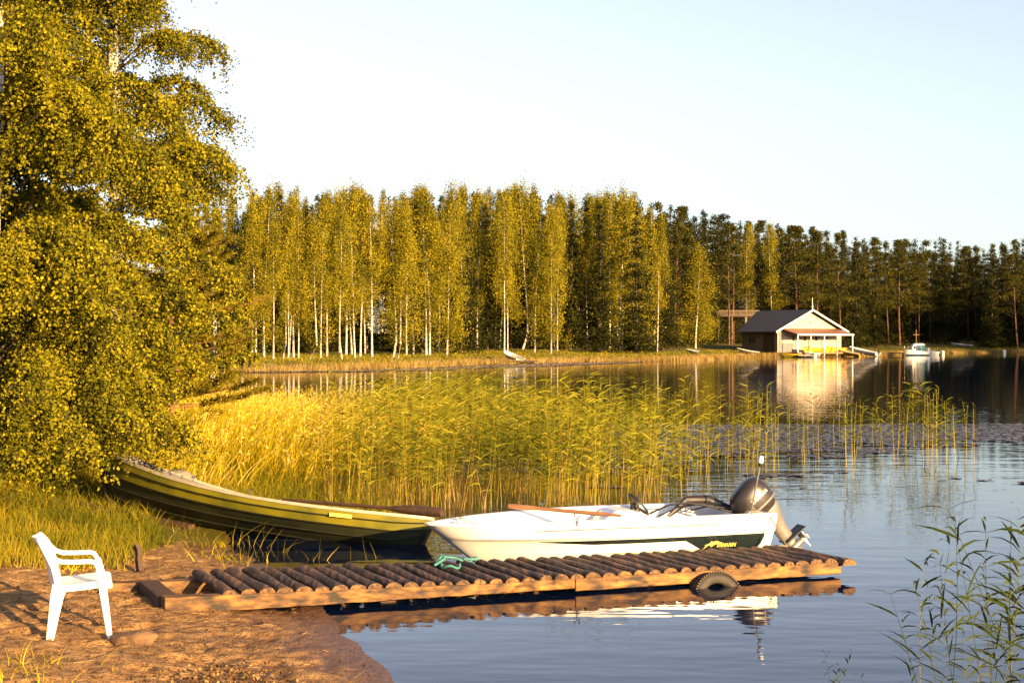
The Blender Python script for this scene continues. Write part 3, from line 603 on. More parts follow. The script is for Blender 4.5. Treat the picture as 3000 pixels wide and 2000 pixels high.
def trunk_mb(H, r, seed, lean=.3, limbs=(), n=7, curve=0):
    rs = random.Random(seed); b_ = MB(); pts = []; ax_ = rs.uniform(-lean, lean); ay = rs.uniform(-lean, lean)
    for k in range(10):
        f = k/9; pts.append((ax_*f*f*1.0+.05*math.sin(f*7+seed)+curve*(max(0, .12-f)/.12)**2, ay*f*f, H*.97*f-.25*(f == 0)))
    b_.tube(pts, [r*(1-.9*k/9)*(1.25 if k == 0 else 1) for k in range(10)], n)
    b_.cur = 1
    for c in limbs:
        z0 = max(.1*H, c[2]-.55*math.hypot(c[0], c[1])-.4); f = z0/(H*.97); p0 = (ax_*f*f, ay*f*f, z0)
        b_.tube([p0, ((p0[0]+c[0])*.5, (p0[1]+c[1])*.5, (z0+c[2])*.5+.15), tuple(c)], [r*.28, r*.18, r*.06], 4)
    return b_
protos = {}
def far_birch(key, H, R, seed, ncl, zmin, curve=0):
    o = empty('birch_tree'); (V, Q, r), L = birch_crown(H, R, seed, ncl, 135, .135, zmin)
    npmesh('crown', V, Q, M['farleaf'], r, o); trunk_mb(H, .085, seed, .45, L[::5], curve=curve).build('trunk', None, o, mats=[M['birchbark'], M['limb']]); protos[key] = (o, H)
for k in range(9): far_birch('b%d' % k, 15, [1.75, 1.5, 1.9, 1.35, 1.8, 2.1, 1.5, 1.65, 1.3][k], 100+k, [84, 74, 92, 60, 80, 104, 66, 80, 56][k], [.14, .2, .08, .26, .18, .06, .34, .24, .40][k], curve=[0, 0, -.8, 0, .5, 0, 0, -.3, 0][k])
def conifer(key, H, kind, seed):
    rs = np.random.RandomState(seed); o = empty('pine_tree' if kind == 'pine' else 'spruce_tree'); C = []; RB = []; L = []
    if kind == 'pine':
        for k in range(54):
            f = rs.uniform(0, 1); z = H*(.36+.62*f); R = 2.3*min(1, (1-f)*1.3+.02)*rs.uniform(.4, 1); a = rs.uniform(0, 6.28); c = np.array([R*math.cos(a), R*math.sin(a), z]); L.append(c)
            cnt = int(95*rs.uniform(.6, 1.3)); C.append(rs.normal(size=(cnt, 3))*np.array([.2+.13*R, .2+.13*R, .17])+c); RB.append(np.full(cnt, rs.uniform(.2, .75)))
        V, Q, r = leaves(np.concatenate(C), .26, rs, up=(0, 0, .6), asp=.35, rbase=np.concatenate(RB)); npmesh('crown', V, Q, M['pineneedle'], r, o)
        trunk_mb(H, .13, seed, .3, L[::3]).build('trunk', None, o, mats=[M['pinebark'], M['limb']])
    else:
        nl = 44
        for k in range(nl):
            f = min(.99, (k+rs.uniform(0, 1.6))/nl); z = H*(.03+.95*f); R = 2.1*(1-f)**.85+.08
            for j in range(int(5+7*(1-f))):
                a = rs.uniform(0, 6.28); cnt = int(6+26*(1-f)); tt = rs.uniform(.1, 1, cnt)*rs.uniform(.75, 1.1)
                p = np.stack([R*tt*math.cos(a), R*tt*math.sin(a), z-.30*tt*R-.25*(1-f)*rs.rand()], 1)+rs.normal(size=(cnt, 3))*np.array([.16, .16, .13]); C.append(p); RB.append(np.full(cnt, rs.uniform(.1, .8)))
        V, Q, r = leaves(np.concatenate(C), .26, rs, up=(0, 0, -.3), asp=.4, rbase=np.concatenate(RB)); npmesh('crown', V, Q, M['spruceneedle'], r, o)
        trunk_mb(H, .15, seed, .1).build('trunk', M['darkbark'], o)
    protos[key] = (o, H)
for k in range(4): conifer('p%d' % k, 16, 'pine', 300+k)
for k in range(3): conifer('s%d' % k, 16, 'spruce', 320+k)
used = set()
def place(key, x, y, H, label, cat, group, rz=None, wide=1.0, z=None):
    src, H0 = protos[key]
    if key in used: o = copy_tree(src)
    else: o = src; used.add(key)
    s_ = H/H0; wide *= random.uniform(.7, 1.25) if key[0] == 'b' else random.uniform(.85, 1.35); o.location = (x, y, (hz(x, y) if z is None else z)-.05); o.scale = (s_*wide, s_*wide, s_); o.rotation_euler = (random.gauss(0, .022), random.gauss(0, .022), random.uniform(0, 6.28) if rz is None else rz)
    o['label'] = label; o['category'] = cat; o['group'] = group; return o
ORD = 'first second third fourth fifth sixth seventh eighth ninth tenth eleventh twelfth thirteenth fourteenth fifteenth sixteenth seventeenth eighteenth nineteenth twentieth'.split()
TENS = {2: 'twenty', 3: 'thirty', 4: 'forty', 5: 'fifty', 6: 'sixty'}; TENTH = {2: 'twentieth', 3: 'thirtieth', 4: 'fortieth', 5: 'fiftieth', 6: 'sixtieth'}
def ordw(n):
    if n <= 20: return ORD[n-1]
    return TENTH[n//10] if n % 10 == 0 else TENS[n//10]+'-'+ORD[n % 10-1]
FRONT = [(712, 1050, 640, 'b3'), (739, 1052, 650, 'b1'), (752, 1052, 600, 'b6'), (773, 1050, 590, 'b3'), (801, 1054, 668, 'b0'), (836, 1051, 600, 'b7'), (844, 1052, 610, 'b8'), (860, 1048, 590, 'b6'), (874, 1052, 622, 'b1'),
 (927, 1054, 645, 'b2'), (939, 1050, 570, 'b8'), (959, 1032, 570, 'b3'), (996, 1052, 563, 'b7'), (1014, 1040, 590, 'b8'), (1041, 1050, 556, 'b1'), (1056, 1046, 580, 'b6'), (1075, 1028, 565, 'b3'), (1091, 1048, 575, 'b8'), (1116, 1028, 560, 'b8'),
 (1160, 1049, 590, 'b7'), (1172, 1050, 640, 'b2'), (1192, 1042, 570, 'b8'), (1226, 1028, 562, 'b3'), (1238, 1032, 570, 'b6'), (1249, 1042, 575, 'b0'), (1284, 1030, 590, 'b8'), (1309, 1040, 565, 'b5'), (1354, 1033, 560, 'b0'), (1385, 1022, 575, 'b6'), (1398, 1029, 585, 'b3'),
 (1423, 1018, 570, 'b8'), (1449, 1025, 605, 'b1'), (1478, 1034, 562, 'b7'), (1497, 1020, 590, 'b8'), (1515, 1014, 565, 'b6'), (1546, 1023, 560, 'b4'), (1570, 1012, 570, 'b8'), (1597, 1021, 610, 'b3'), (1614, 1036, 632, 'b5'), (1650, 1012, 575, 'b6'), (1672, 1015, 572, 'b7'),
 (1719, 1022, 640, 'b8'), (1732, 1012, 580, 'b8'), (1739, 1008, 590, 'b3'), (1775, 1010, 585, 'b6'), (1790, 1014, 575, 'b1'), (1808, 1023, 568, 'b4'), (1838, 1014, 590, 'b7'), (1860, 1030, 600, 'b5'), (1868, 1029, 640, 'b2')]
for i, (px, py, top, key) in enumerate(FRONT):
    x, y, z = hit(px, py); H = (CH-(top-HY)*y/F)-z
    big = py > 1040
    place(key, x, y, H, ('white-trunked birch, %s from the left in the front row on the far shore' % ordw(i+1)), 'birch', 'front row of birches on the far shore', wide=1.02 if px > 1600 or px < 1350 else .95)
x, y, z = hit(2039, 1022); place('b5', x, y, CH-(735-HY)*y/F-z, 'lone leafy birch at the water edge left of the boathouse', 'birch', 'birches beside the boathouse', wide=1.35)
x, y, z = hit(2062, 1016); place('b2', x, y, CH-(880-HY)*y/F-z, 'small bushy birch leaning beside the lone birch near the boathouse', 'birch', 'birches beside the boathouse', wide=1.8)
x, y, z = hit(2255, 975); place('b4', x, y, 17, 'tall forked birch with a bare white trunk rising behind the boathouse roof', 'birch', 'birches beside the boathouse', wide=1.2)
def skyline(px): return float(np.interp(px, [560, 700, 800, 950, 1050, 1250, 1500, 1700, 1800, 1950, 2050, 2150, 2300, 2450, 2600, 2750, 2880, 2960, 3000, 3300], [590, 585, 560, 562, 575, 565, 560, 575, 585, 590, 605, 625, 655, 665, 700, 690, 715, 700, 690, 660]))
rf = random.Random(21); cnt = 0
def shore_y(px):
    D = np.arange(60, 400, .5); d = sdist((px-1500)*D/F, D); return D[np.argmax((d > 0) & (D > 95))]
for row, (dd, step, kinds) in enumerate([(19, 66, ['b3', 'b6', 's0', 's1']), (30, 36, ['s2', 's0', 'b8', 'b1', 's1']), (42, 34, ['s1', 'b3', 's2', 's0']), (58, 34, ['s0', 'b3', 's2', 's1']), (76, 36, ['s0', 's1', 's2'])]):
    px = 560+rf.uniform(0, 20)
    while px < 1930:
        y = shore_y(px)+dd+rf.uniform(-5, 5); x = (px-1500)*y/F; z = hz(x, y); sk = skyline(px)+rf.choice([-8, 0, 10, 30, 55]); H = max(9, CH-(sk-HY)*y/F-z); k = rf.choice(kinds)
        if not (dd < 46 and (1075 < px < 1150 or 1675 < px < 1730)):
            part = 'left' if px < 900 else 'middle' if px < 1500 else 'right'; dep = 'just' if row == 0 else 'deeper' if row < 3 else 'far'
            lab = {'b': 'pale-trunked birch %s behind the %s part of the front birch row', 'p': 'pine %s behind the %s part of the front birch row', 's': 'dark pointed spruce %s behind the %s part of the front birch row'}[k[0]] % (dep, part)
            place(k, x, y, min(H, 24), lab, {'b': 'birch', 'p': 'pine', 's': 'spruce'}[k[0]], {'b': 'birches deep in the wood', 'p': 'pines deep in the wood', 's': 'spruces deep in the wood'}[k[0]]); cnt += 1
        px += step*rf.uniform(.7, 1.3)
for row, (dd, step, kinds) in enumerate([(24, 60, ['p0', 'p1', 'p2', 's1']), (33, 38, ['p0', 's2', 'p3', 's0', 'b7']), (44, 34, ['s1', 'p2', 's0', 's2']), (56, 32, ['s0', 'p1', 's2', 's1']), (68, 34, ['s1', 's2', 's0']), (82, 34, ['s0', 's1', 's2', 'p3'])]):
    px = 1930+rf.uniform(0, 20)
    while px < 3090:
        y0 = shore_y(px); ex = 22 if 1990 < px < 2860 else 4
        if px > 2870: ex = -14
        y = y0+dd+ex+rf.uniform(-4, 4); x = (px-1500)*y/F; z = hz(x, y); sk = skyline(px)+rf.choice([0, 10, 25, 45]); H = max(10, CH-(sk-HY)*y/F-z); k = rf.choice(kinds)
        if 2140 < px < 2330 and dd < 28: px += 30; continue
        if px > 2600 and k[0] == 'b': k = 's1'
        if not (2000 < px < 2120 and dd < 30):
            side = 'right of' if px > 2500 else 'behind and left of'; q_ = 'left of' if px < 2230 else 'behind' if px < 2500 else 'just right of' if px < 2700 else 'far right of'; dep = 'near' if row < 2 else 'back'
            lab = {'b': 'birch among the %s conifers %s the boathouse', 'p': 'tall bare-trunked pine in the %s rows %s the boathouse', 's': 'dark spruce in the %s rows %s the boathouse'}[k[0]] % (dep, q_)
            g = {'b': 'birches', 'p': 'pines', 's': 'spruces'}[k[0]]+' in the wood %s the boathouse' % side
            place(k, x, y, min(H, 27), lab, {'b': 'birch', 'p': 'pine', 's': 'spruce'}[k[0]], g); cnt += 1
        px += step*rf.uniform(.75, 1.3)
# trees of the eastern shore, beyond the right edge of the view: they throw the long evening shade
for i in range(150):
    for _ in range(200):
        px = rf.uniform(2470, 3250); y = shore_y(min(px, 3080))+rf.uniform(8, 60); x = (px-1500)*y/F; tt_ = rf.uniform(30, 80); x += .64*tt_; y -= .77*tt_
        if sdist(np.array([x]), np.array([y]))[0] > 1.5 and x > .36*y+7 and .77*x+.64*y > 184: break
    else: continue
    place(rf.choice(['s0', 's1', 's2', 'p1']), x, y, rf.uniform(20, 27), 'dark tree of the eastern shore outside the right edge of the view', 'tree', 'trees of the eastern shore')
for k, (o, H) in protos.items():
    if k not in used:
        for c in list(o.children): bpy.data.objects.remove(c)
        bpy.data.objects.remove(o)
print('trees', cnt)

# near birches ------------------------------------------------
def near_birch(x0, y0, H, prof, seed, nl, label, twn=22, lpt=42, r=.16, leaf=.052, mname='birchleaf', name='birch_tree', droop=.55, cut=None):
    rs = np.random.RandomState(seed); z0 = hz(x0, y0); o = empty(name, (x0, y0, z0), 0, label, 'birch'); tk = MB()
    pts = [(.15*math.sin(f*5+seed), .12*math.cos(f*4), H*f-.2*(f == 0)) for f in np.linspace(0, 1, 12)]; tk.tube(pts, [r*(1-.92*f) for f in np.linspace(0, 1, 12)], 10); tk.cur = 1
    C = []; RB = []; TB = []; TD = []; TL = []
    for k in range(nl):
        f = (k+rs.rand())/nl; z = H*(.05+.93*f); R = float(np.interp(z, prof[0], prof[1]))*rs.uniform(.72, 1.08); a = rs.uniform(0, 2*math.pi)
        tx = .15*math.sin(z/H*5+seed); tyy = .12*math.cos(z/H*4); s0 = np.array([tx, tyy, max(.5, z-R*.5)]); rise = R*.45; end_z = z-droop*R*.4
        lp = []
        for j in range(7):
            u = j/6; lp.append(s0+np.array([R*u*math.cos(a+.25*math.sin(u*3+k)), R*u*math.sin(a+.25*math.sin(u*3+k)), rise*math.sin(u*math.pi*.62)*1.1-(droop*R*.55)*u**3]))
        tk.tube(lp, [max(.005, .022*(1-u/6.5)*(R/2.2)) for u in range(7)], 5)
        lpn = np.array(lp)
        for j in range(int(twn*(.5+.5*R/2.5))):
            u = rs.uniform(.22, 1)**.7*6; i = min(5, int(u)); p = lpn[i]*(1-(u-i))+lpn[i+1]*(u-i)
            a2 = rs.uniform(0, 6.28); tl = rs.uniform(.35, .95); out = rs.uniform(.15, .55); d = np.array([math.cos(a2)*out, math.sin(a2)*out, 0])
            n_ = int(lpt*tl*rs.uniform(.6, 1.3)); tt = rs.uniform(.05, 1, n_)
            P = p+d*tl*tt[:, None]*1.4; P[:, 2] += .18*tl*np.sin(tt*2.2)-tl*.75*tt**1.7
            P += rs.normal(size=(n_, 3))*np.array([.05, .05, .045]); C.append(P); RB.append(np.full(n_, rs.uniform(.2, .7)))
            q = [p+d*tl*t_*1.4+np.array([0, 0, .18*tl*math.sin(t_*2.2)-tl*.75*t_**1.7]) for t_ in (0, .4, .8)]; tk.tube(q, [.005, .004, .002], 3)
    C = np.concatenate(C); RB = np.concatenate(RB); g = np.array([x0, y0, z0])
    Wd = C+g
    if cut is not None: keep = cut(Wd); C = C[keep]; RB = RB[keep]; 
    V, Q, r_ = leaves(C, leaf, rs, up=(0, 0, -.35), asp=.8, rbase=RB); npmesh('crown', V, Q, M[mname], r_, o); tk.build('trunk', None, o, mats=[M['birchbark'], M['limb']]); print(name, len(C)); return o
near_birch(-6.75, 18.3, 12.5, ([0, 1, 2, 3, 4, 5, 6, 8, 10, 12.5], [2.5, 2.6, 2.4, 2.1, 2.3, 2.5, 2.35, 1.9, 1.6, .4]), 5, 146, 'big birch nearest the camera, its leafy branches hanging down to the sand', 74, 112, leaf=.043)
near_birch(-6.55, 23.0, 13.5, ([0, 3, 4, 5, 6, 8, 10, 13.5], [1.0, 1.5, 2.1, 2.3, 2.1, 2.1, 1.9, .4]), 6, 132, 'second big birch just behind the nearest one, its crown standing out against the sky', 62, 88, leaf=.048)
near_birch(-8.6, 21.0, 12, ([0, 1, 3, 5, 7, 9, 12], [2.4, 2.8, 2.9, 2.9, 2.8, 2.0, .3]), 8, 110, 'birch at the left edge of the photo behind the grassy bank', 64, 80, leaf=.056)
near_birch(-13.1, 62, 8.0, ([0, 1, 3, 5, 6.5, 8], [1.5, 1.9, 2.0, 1.7, 1.2, .3]), 12, 46, 'golden birch farther back between the near pine and the far shore', 20, 50, leaf=.12)
# near pine
def near_pine(x0, y0, H, seed, label, R0=1.75, zs=0.05):
    rs = np.random.RandomState(seed); z0 = hz(x0, y0); o = empty('pine_tree', (x0, y0, z0), 0, label, 'pine'); tk = MB(); tk.tube([(0, 0, -.2), (.05, 0, H*.3), (-.03, 0, H*.6), (0, 0, H)], [.065, .055, .04, .01], 9)
    parts = []
    for k in range(170):
        f = rs.uniform(0, 1)**1.15; z = H*(zs+(1-zs)*f); R = R0*min(1, (1-f)*1.5+.06)*rs.uniform(.65, 1.1); a = rs.uniform(0, 6.28); rise = .18*R
        lp = [np.array([R*u*math.cos(a), R*u*math.sin(a), z+rise*u*u]) for u in (0, .35, .7, 1)]; tk.tube(lp, [.022, .016, .01, .005], 5)
        for j in range(int(6+9*R/R0)):
            u = rs.uniform(.25, 1); p = np.array([R*u*math.cos(a), R*u*math.sin(a), z+rise*u*u]); a2 = a+rs.normal(0, .8); L = rs.uniform(.15, .42); d = np.array([math.cos(a2), math.sin(a2), .25]); n_ = int(44*L/.3)
            tt = rs.uniform(0, 1, n_)[:, None]; B = p+d*L*tt; dirs = unit(np.tile(d, (n_, 1))*.9+rs.normal(size=(n_, 3))*.75)
            parts.append(blades(B, dirs, rs.uniform(.09, .14, n_), np.full(n_, .016), np.zeros((n_, 3)), rs, 1, rbase=rs.uniform(.25, .75), tip=.3))
    V, Q, r_ = join(parts); npmesh('crown', V, Q, M['goldpine'], r_, o); tk.build('trunk', M['nearpinebark'], o); print('pine', len(Q)); return o
near_pine(-6.8, 28.3, 6.2, 31, 'young pine with a glowing orange trunk between the birches and the reeds', 1.9)
near_pine(-8.4, 27.2, 5.2, 33, 'smaller pine half hidden behind the nearest birch', 1.4)

# ------------------------------------------------------------------ grass and reeds
def scatter(n, poly_x, ylo, yhi, rs): return np.stack([rs.uniform(poly_x[0], poly_x[1], n), rs.uniform(ylo, yhi, n)], 1)
def grass_obj(name, XY, hlo, hhi, wd, m, seed, label, lean=(0, 0), spread=.28, curl=.35, dense=None, seg=3, cat='grass', plume=False):
    rs = np.random.RandomState(seed); n = len(XY); z = height(XY[:, 0], XY[:, 1]); B = np.stack([XY[:, 0], XY[:, 1], np.maximum(z, -.1)-.02], 1)
    D = unit(np.stack([rs.normal(lean[0], spread, n), rs.normal(lean[1], spread, n), np.ones(n)], 1)); bd = rs.normal(size=(n, 3))*curl; bd[:, 0] += lean[0]; bd[:, 1] += lean[1]; bd[:, 2] = -np.abs(bd[:, 2])*.5-.05
    L = rs.uniform(hlo, hhi, n); V, Q, r = blades(B, D, L, np.full(n, wd)*rs.uniform(.7, 1.3, n), bd, rs, seg, rbase=np.clip(.48+1.0*vnoise(XY[:, 0], XY[:, 1], .8)+.5*vnoise(XY[:, 0], XY[:, 1], .25)+rs.normal(0, .12, n), 0, 1))
    if plume:
        sel = np.where(rs.rand(n) < .16)[0]; k = 7; ii = np.repeat(sel, k); t = rs.uniform(.84, 1.02, len(ii)); P_ = B[ii]+D[ii]*(L[ii]*t)[:, None]+bd[ii]*(t*t*L[ii])[:, None]+rs.normal(size=(len(ii), 3))*.012
        V, Q, r = join([(V, Q, r), leaves(P_, .055, rs, up=(.3, 0, 1.2), asp=.3, rbase=np.full(len(ii), .95))])
    return tag(npmesh(name, V, Q, m, r), label, cat, kind='stuff')
rs = np.random.RandomState(40)
# bank grass, left
P = scatter(15000, (-7.2, -3.1), 14.2, 19.6, rs); g = P[:, 1]-14.55+vnoise(P[:, 0], P[:, 1], .8)*1.3-(P[:, 0]+5.3)*.25; edge = np.where(P[:, 0] > -4.55, P[:, 1] > 16.9, True) | ((P[:, 0] < -3.75) & (P[:, 1] > 15.1))
P = P[(g > 0) & (sdist(P[:, 0], P[:, 1]) > .35) & ((1500+P[:, 0]/P[:, 1]*F < 470+vnoise(P[:, 0], P[:, 1], .5)*110-np.clip(16-P[:, 1], 0, 2)*70) | (P[:, 1] > 19.9))]
grass_obj('grass', P, .08, .36, .010, M['grass'], 41, 'green tufted grass on the bank behind the plastic chair', spread=.2, curl=.25)
# tufts on the sand and by the green boat
T = []
for px, py, k, s_ in ((610, 1600, 90, .14), (560, 1570, 40, .1), (640, 1635, 70, .16), (690, 1650, 40, .14), (60, 1985, 80, .2), (0, 1960, 60, .2), (215, 1665, 60, .15), (170, 1655, 60, .12)):
    x, y, _ = hit(px, py); T.append(np.stack([rs.normal(x, s_, k), rs.normal(y, s_*1.4, k)], 1))
grass_obj('grass', np.concatenate(T), .06, .24, .008, M['goldgrass'], 42, 'scattered dry tufts growing out of the sand between chair and jetty', spread=.45)
T = []
for px, py in ((840, 1620), (930, 1640), (1085, 1640), (700, 1600), (745, 1605), (500, 1560), (420, 1545)):
    x, y, _ = hit(px, py); T.append(np.stack([rs.normal(x, .08, 9), rs.normal(y, .05, 9)], 1))
grass_obj('grass', np.concatenate(T), .2, .45, .007, M['goldgrass'], 43, 'thin grass stems standing in front of the green rowing boat', spread=.25)
# golden marsh grass behind the green boat
def leftbed(px, y): return (px-1500)*y/F
n = 46000; yy = 20+(rs.rand(n)**.8)*27; pp = rs.uniform(-60, 1330, n); X = (pp-1500)*yy/F; ok = (yy > np.interp(pp, [-60, 430, 640, 820, 1330], [21.5, 21.6, 21.6, 22.2, 26])) & (rs.rand(n) < np.interp(pp, [-60, 430, 560, 1050, 1330], [.35, .6, 1, .9, .05]))
P = np.stack([X, yy], 1)[ok]; P = P[rs.rand(len(P)) < np.clip(.75+1.6*vnoise(P[:, 0], P[:, 1], .6), .15, 1)]; grass_obj('marsh_grass', P, .45, 1.42, .014, M['goldgrass'], 44, 'golden marsh grass leaning with the wind behind the green boat', lean=(.16, 0), spread=.19, curl=.26, plume=True)
n = 14000; yy = rs.uniform(20.0, 24.5, n); pp = rs.uniform(-60, 1150, n); P = np.stack([(pp-1500)*yy/F, yy], 1); grass_obj('grass', P, .15, .55, .010, M['grass'], 45, 'short green grass at the foot of the golden marsh grass', spread=.3)
# reed generator
def reed_parts(B, Hh, rs, leafn=8, leafL=.28, wd=.014, lean=None, rb=None, stemw=.006):
    n = len(B); D = unit(np.stack([rs.normal(.03, .07, n), rs.normal(0, .07, n), np.ones(n)], 1)) if lean is None else unit(lean); bd = np.stack([rs.normal(.02, .05, n), rs.normal(0, .05, n), np.zeros(n)], 1)
    stem = blades(B, D, Hh, np.full(n, stemw), bd, rs, 3, rbase=rs.uniform(.3, .85, n) if rb is None else rb, tip=.4)
    k = leafn; idx_ = np.repeat(np.arange(n), k); t = np.tile(np.linspace(.38, 1.0, k), n)+rs.normal(0, .02, n*k); p = B[idx_]+D[idx_]*(Hh[idx_]*t)[:, None]+bd[idx_]*(t*t*Hh[idx_])[:, None]
    a = rs.uniform(-.9, .9, n)[idx_]+np.where(np.tile(np.arange(k) % 2, n) == 0, 0, math.pi)+rs.normal(0, .35, n*k); up = rs.uniform(.5, 1.3, n*k); d = unit(np.stack([np.cos(a), np.sin(a), up], 1))
    L = leafL*rs.uniform(.6, 1.2, n*k)*(1.15-.35*t); b2 = np.stack([np.cos(a)*.25+.08, np.sin(a)*.25, -rs.uniform(.1, .7, n*k)], 1)
    m_ = len(p); side = unit(np.cross(d, rs.normal(size=(m_, 3)))); Vv = []
    for i, (tt, ww) in enumerate(((0, .35), (.3, 1), (.65, .75), (1, .05))): q = p+d*(L*tt)[:, None]+b2*(tt*tt*L)[:, None]; w_ = side*(wd*ww*.5); Vv += [q-w_, q+w_]
    Vv = np.stack(Vv, 1).reshape(-1, 3); base = (np.arange(m_)*8)[:, None]; Qv = np.concatenate([base+np.array([2*i, 2*i+1, 2*i+3, 2*i+2])[None] for i in range(3)], 1).reshape(-1, 4)
    rr = np.clip((rs.normal(.30, .2, n)+.5*vnoise(B[:, 0], B[:, 1], 1.4))[idx_]+rs.normal(0, .1, m_), 0, 1); return stem, (Vv, Qv, np.repeat(rr, 8))
n = 13000; yy = np.where(rs.rand(n) < .85, 20.8, 22.5)+rs.rand(n)*24; pp = rs.uniform(900, 2300, n)
dens = np.interp(pp, [900, 1050, 1250, 1600, 1750, 1900, 1945, 2060, 2300], [.04, .3, 1, .95, .7, .5, .2, .08, .03]); far_lim = np.interp(pp, [900, 1300, 1500, 1700, 1850, 2060, 2300], [46, 44, 40, 36, 34, 34, 33]); clump = vnoise((pp-1500)*yy/F, yy, .9)+.5
ok = ((pp < 1950) | (yy > 24.5)) & (rs.rand(n) < dens*np.clip((clump-.12)*1.9, .04, 1)) & (yy < far_lim); yy = yy[ok]; pp = pp[ok]; B = np.stack([(pp-1500)*yy/F, yy, np.full(len(yy), -.05)], 1)
Hh = (.95+.75*rs.rand(len(B))**1.6)*(1+.5*vnoise(B[:, 0], B[:, 1], 1.1)); st, lf = reed_parts(B, Hh, rs, 7, .25, .019); V, Q, r = join([st, lf]); tag(npmesh('reed_bed', V, Q, M['reed'], r), 'dense bed of yellow-green reeds in the shallows behind both boats', 'reeds', kind='stuff'); print('reeds', len(B))
n = 2200; yy = rs.uniform(20.8, 26, n); pp = rs.uniform(880, 1960, n); q_ = rs.rand(n) < np.interp(pp, [880, 1150, 1750, 1960], [.1, 1, 1, .2])*np.clip(.5+2.2*vnoise((pp-1500)*yy/F, yy, .5), .1, 1); pp = pp[q_]; yy = yy[q_]; n = len(pp); P = np.stack([(pp-1500)*yy/F, yy, np.full(n, -.05)], 1); D = unit(np.stack([rs.normal(0, .12, n), rs.normal(0, .12, n), np.ones(n)], 1))
V, Q, r = blades(P, D, rs.uniform(.2, .8, n), np.full(n, .008), rs.normal(size=(n, 3))*.12, rs, 2); tag(npmesh('reed_stubble', V, Q, M['straw'], r), 'dry straw-coloured reed stubble at the near edge of the reed bed', 'reeds', kind='stuff')
# single reeds: prototypes then copies
RP = []
M['reedgreen'] = leafmat('near_reed', [(0, (.05, .075, .012)), (.55, (.13, .16, .022)), (.85, (.34, .28, .05)), (1, (.42, .22, .06))], .25)
def reed_proto(H, seed, leafn, leafL, wd, lean, stemw=.007, m='reed'):
    rs_ = np.random.RandomState(seed); B = np.array([[0, 0, 0.]]); ln = None if lean is None else np.array([[lean, 0, 1.]])
    st, lf = reed_parts(B, np.array([H]), rs_, leafn, leafL, wd, ln, rb=.6, stemw=stemw); o = empty('reed'); npmesh('stem', *st[:2], M[m], st[2], o); npmesh('foliage', *lf[:2], M[m], lf[2], o); o['category'] = 'reed'; return [o, False]
for k in range(6): RP.append(reed_proto(1.5, 500+k, [12, 9, 13, 10, 8, 14][k], .32, .024, None, .013))
for k in range(5): RP.append(reed_proto(1.5, 520+k, 10, .36, .026, [.12, -.15, .25, -.3, .05][k], .008, 'reedgreen'))
def put_reed(x, y, H, label, group, rz, k=None, tilt=0):
    e = RP[random.randrange(6) if k is None else k]; o = copy_tree(e[0]) if e[1] else e[0]; e[1] = True
    s_ = H/1.5; o.location = (x, y, -.05); o.scale = (s_, s_, s_); o.rotation_euler = (tilt, random.uniform(-.12, .12), rz); o['label'] = label; o['group'] = group; o['category'] = 'reed'
rr = random.Random(77)
for ci, (cpx, n_, sp_, hh) in enumerate(((1985, 9, 26, 1.25), (2050, 8, 22, 1.2), (2150, 12, 24, 1.3), (2210, 12, 22, 1.5), (2290, 10, 30, 1.2), (2370, 11, 28, 1.1), (2450, 15, 30, 1.4), (2500, 8, 18, 1.35), (2565, 8, 14, 1.25), (2650, 15, 30, 1.45), (2710, 14, 22, 1.62), (2745, 8, 16, 1.55), (2795, 11, 24, 1.3), (2850, 5, 14, 1.3))):
    for _ in range(n_):
        y = rr.uniform(27.5, 34.5); px = rr.gauss(cpx, sp_); put_reed((px-1500)*y/F, y, hh*rr.uniform(.6, 1.06), 'slim yellow-green reed in the %s clump rightward from the dense reed bed' % ordw(ci+1), 'scattered reeds beyond the motorboat', rr.uniform(0, 6.28))
for _ in range(40):
    y = rr.uniform(22, 30); px = rr.uniform(1930, 2080) if _ < 22 else rr.uniform(2000, 2300); y = y if _ < 22 else rr.uniform(25.5, 29); put_reed((px-1500)*y/F, y, rr.uniform(.55, 1.15), 'slim yellow-green reed standing in open water right of the reed bed', 'scattered reeds beyond the motorboat', rr.uniform(0, 6.28))
for px, D_, H in ((2700, 9.6, 1.25), (2735, 9.9, 1.42), (2760, 9.3, 1.2), (2790, 10.3, 1.55), (2815, 9.2, 1.0), (2850, 9.8, 1.7), (2875, 9.3, 1.25), (2905, 10.4, 1.45), (2930, 9.1, 1.1), (2950, 9.9, 1.62), (2985, 9.5, 1.35), (3010, 10.1, 1.6), (2960, 9.0, .95), (2830, 8.9, .8), (2890, 8.9, .75), (2990, 9.2, .9), (2690, 9.1, 1.0), (2720, 9.4, 1.1), (2775, 8.9, .9), (2805, 9.6, 1.3), (2840, 9.1, 1.05), (2868, 9.4, 1.5), (2895, 9.0, 1.0), (2915, 9.5, 1.35), (2940, 9.3, 1.2), (2965, 9.7, 1.5), (2995, 9.1, 1.1), (2880, 10.2, 1.5), (2750, 10.1, 1.3), (2975, 10.5, 1.7), (2430, 8.9, .75), (2455, 8.8, .6), (2440, 9.0, .60), (2465, 9.1, .68), (2405, 8.9, .5), (2745, 9.0, .7), (3035, 9.6, 1.3), (2925, 10.8, 1.1)):
    lab = 'short reed tip rising from the blue water at the bottom centre-right' if px < 2500 else 'tall green reed with long narrow leaves in the bottom right corner'
    put_reed((px-1500)*D_/F, D_, H*.82, lab, 'short reed tips near the jetty end' if px < 2500 else 'nearby reeds in the bottom right corner', rr.uniform(0, 6.28), k=6+rr.randrange(5), tilt=rr.uniform(-.08, .08))
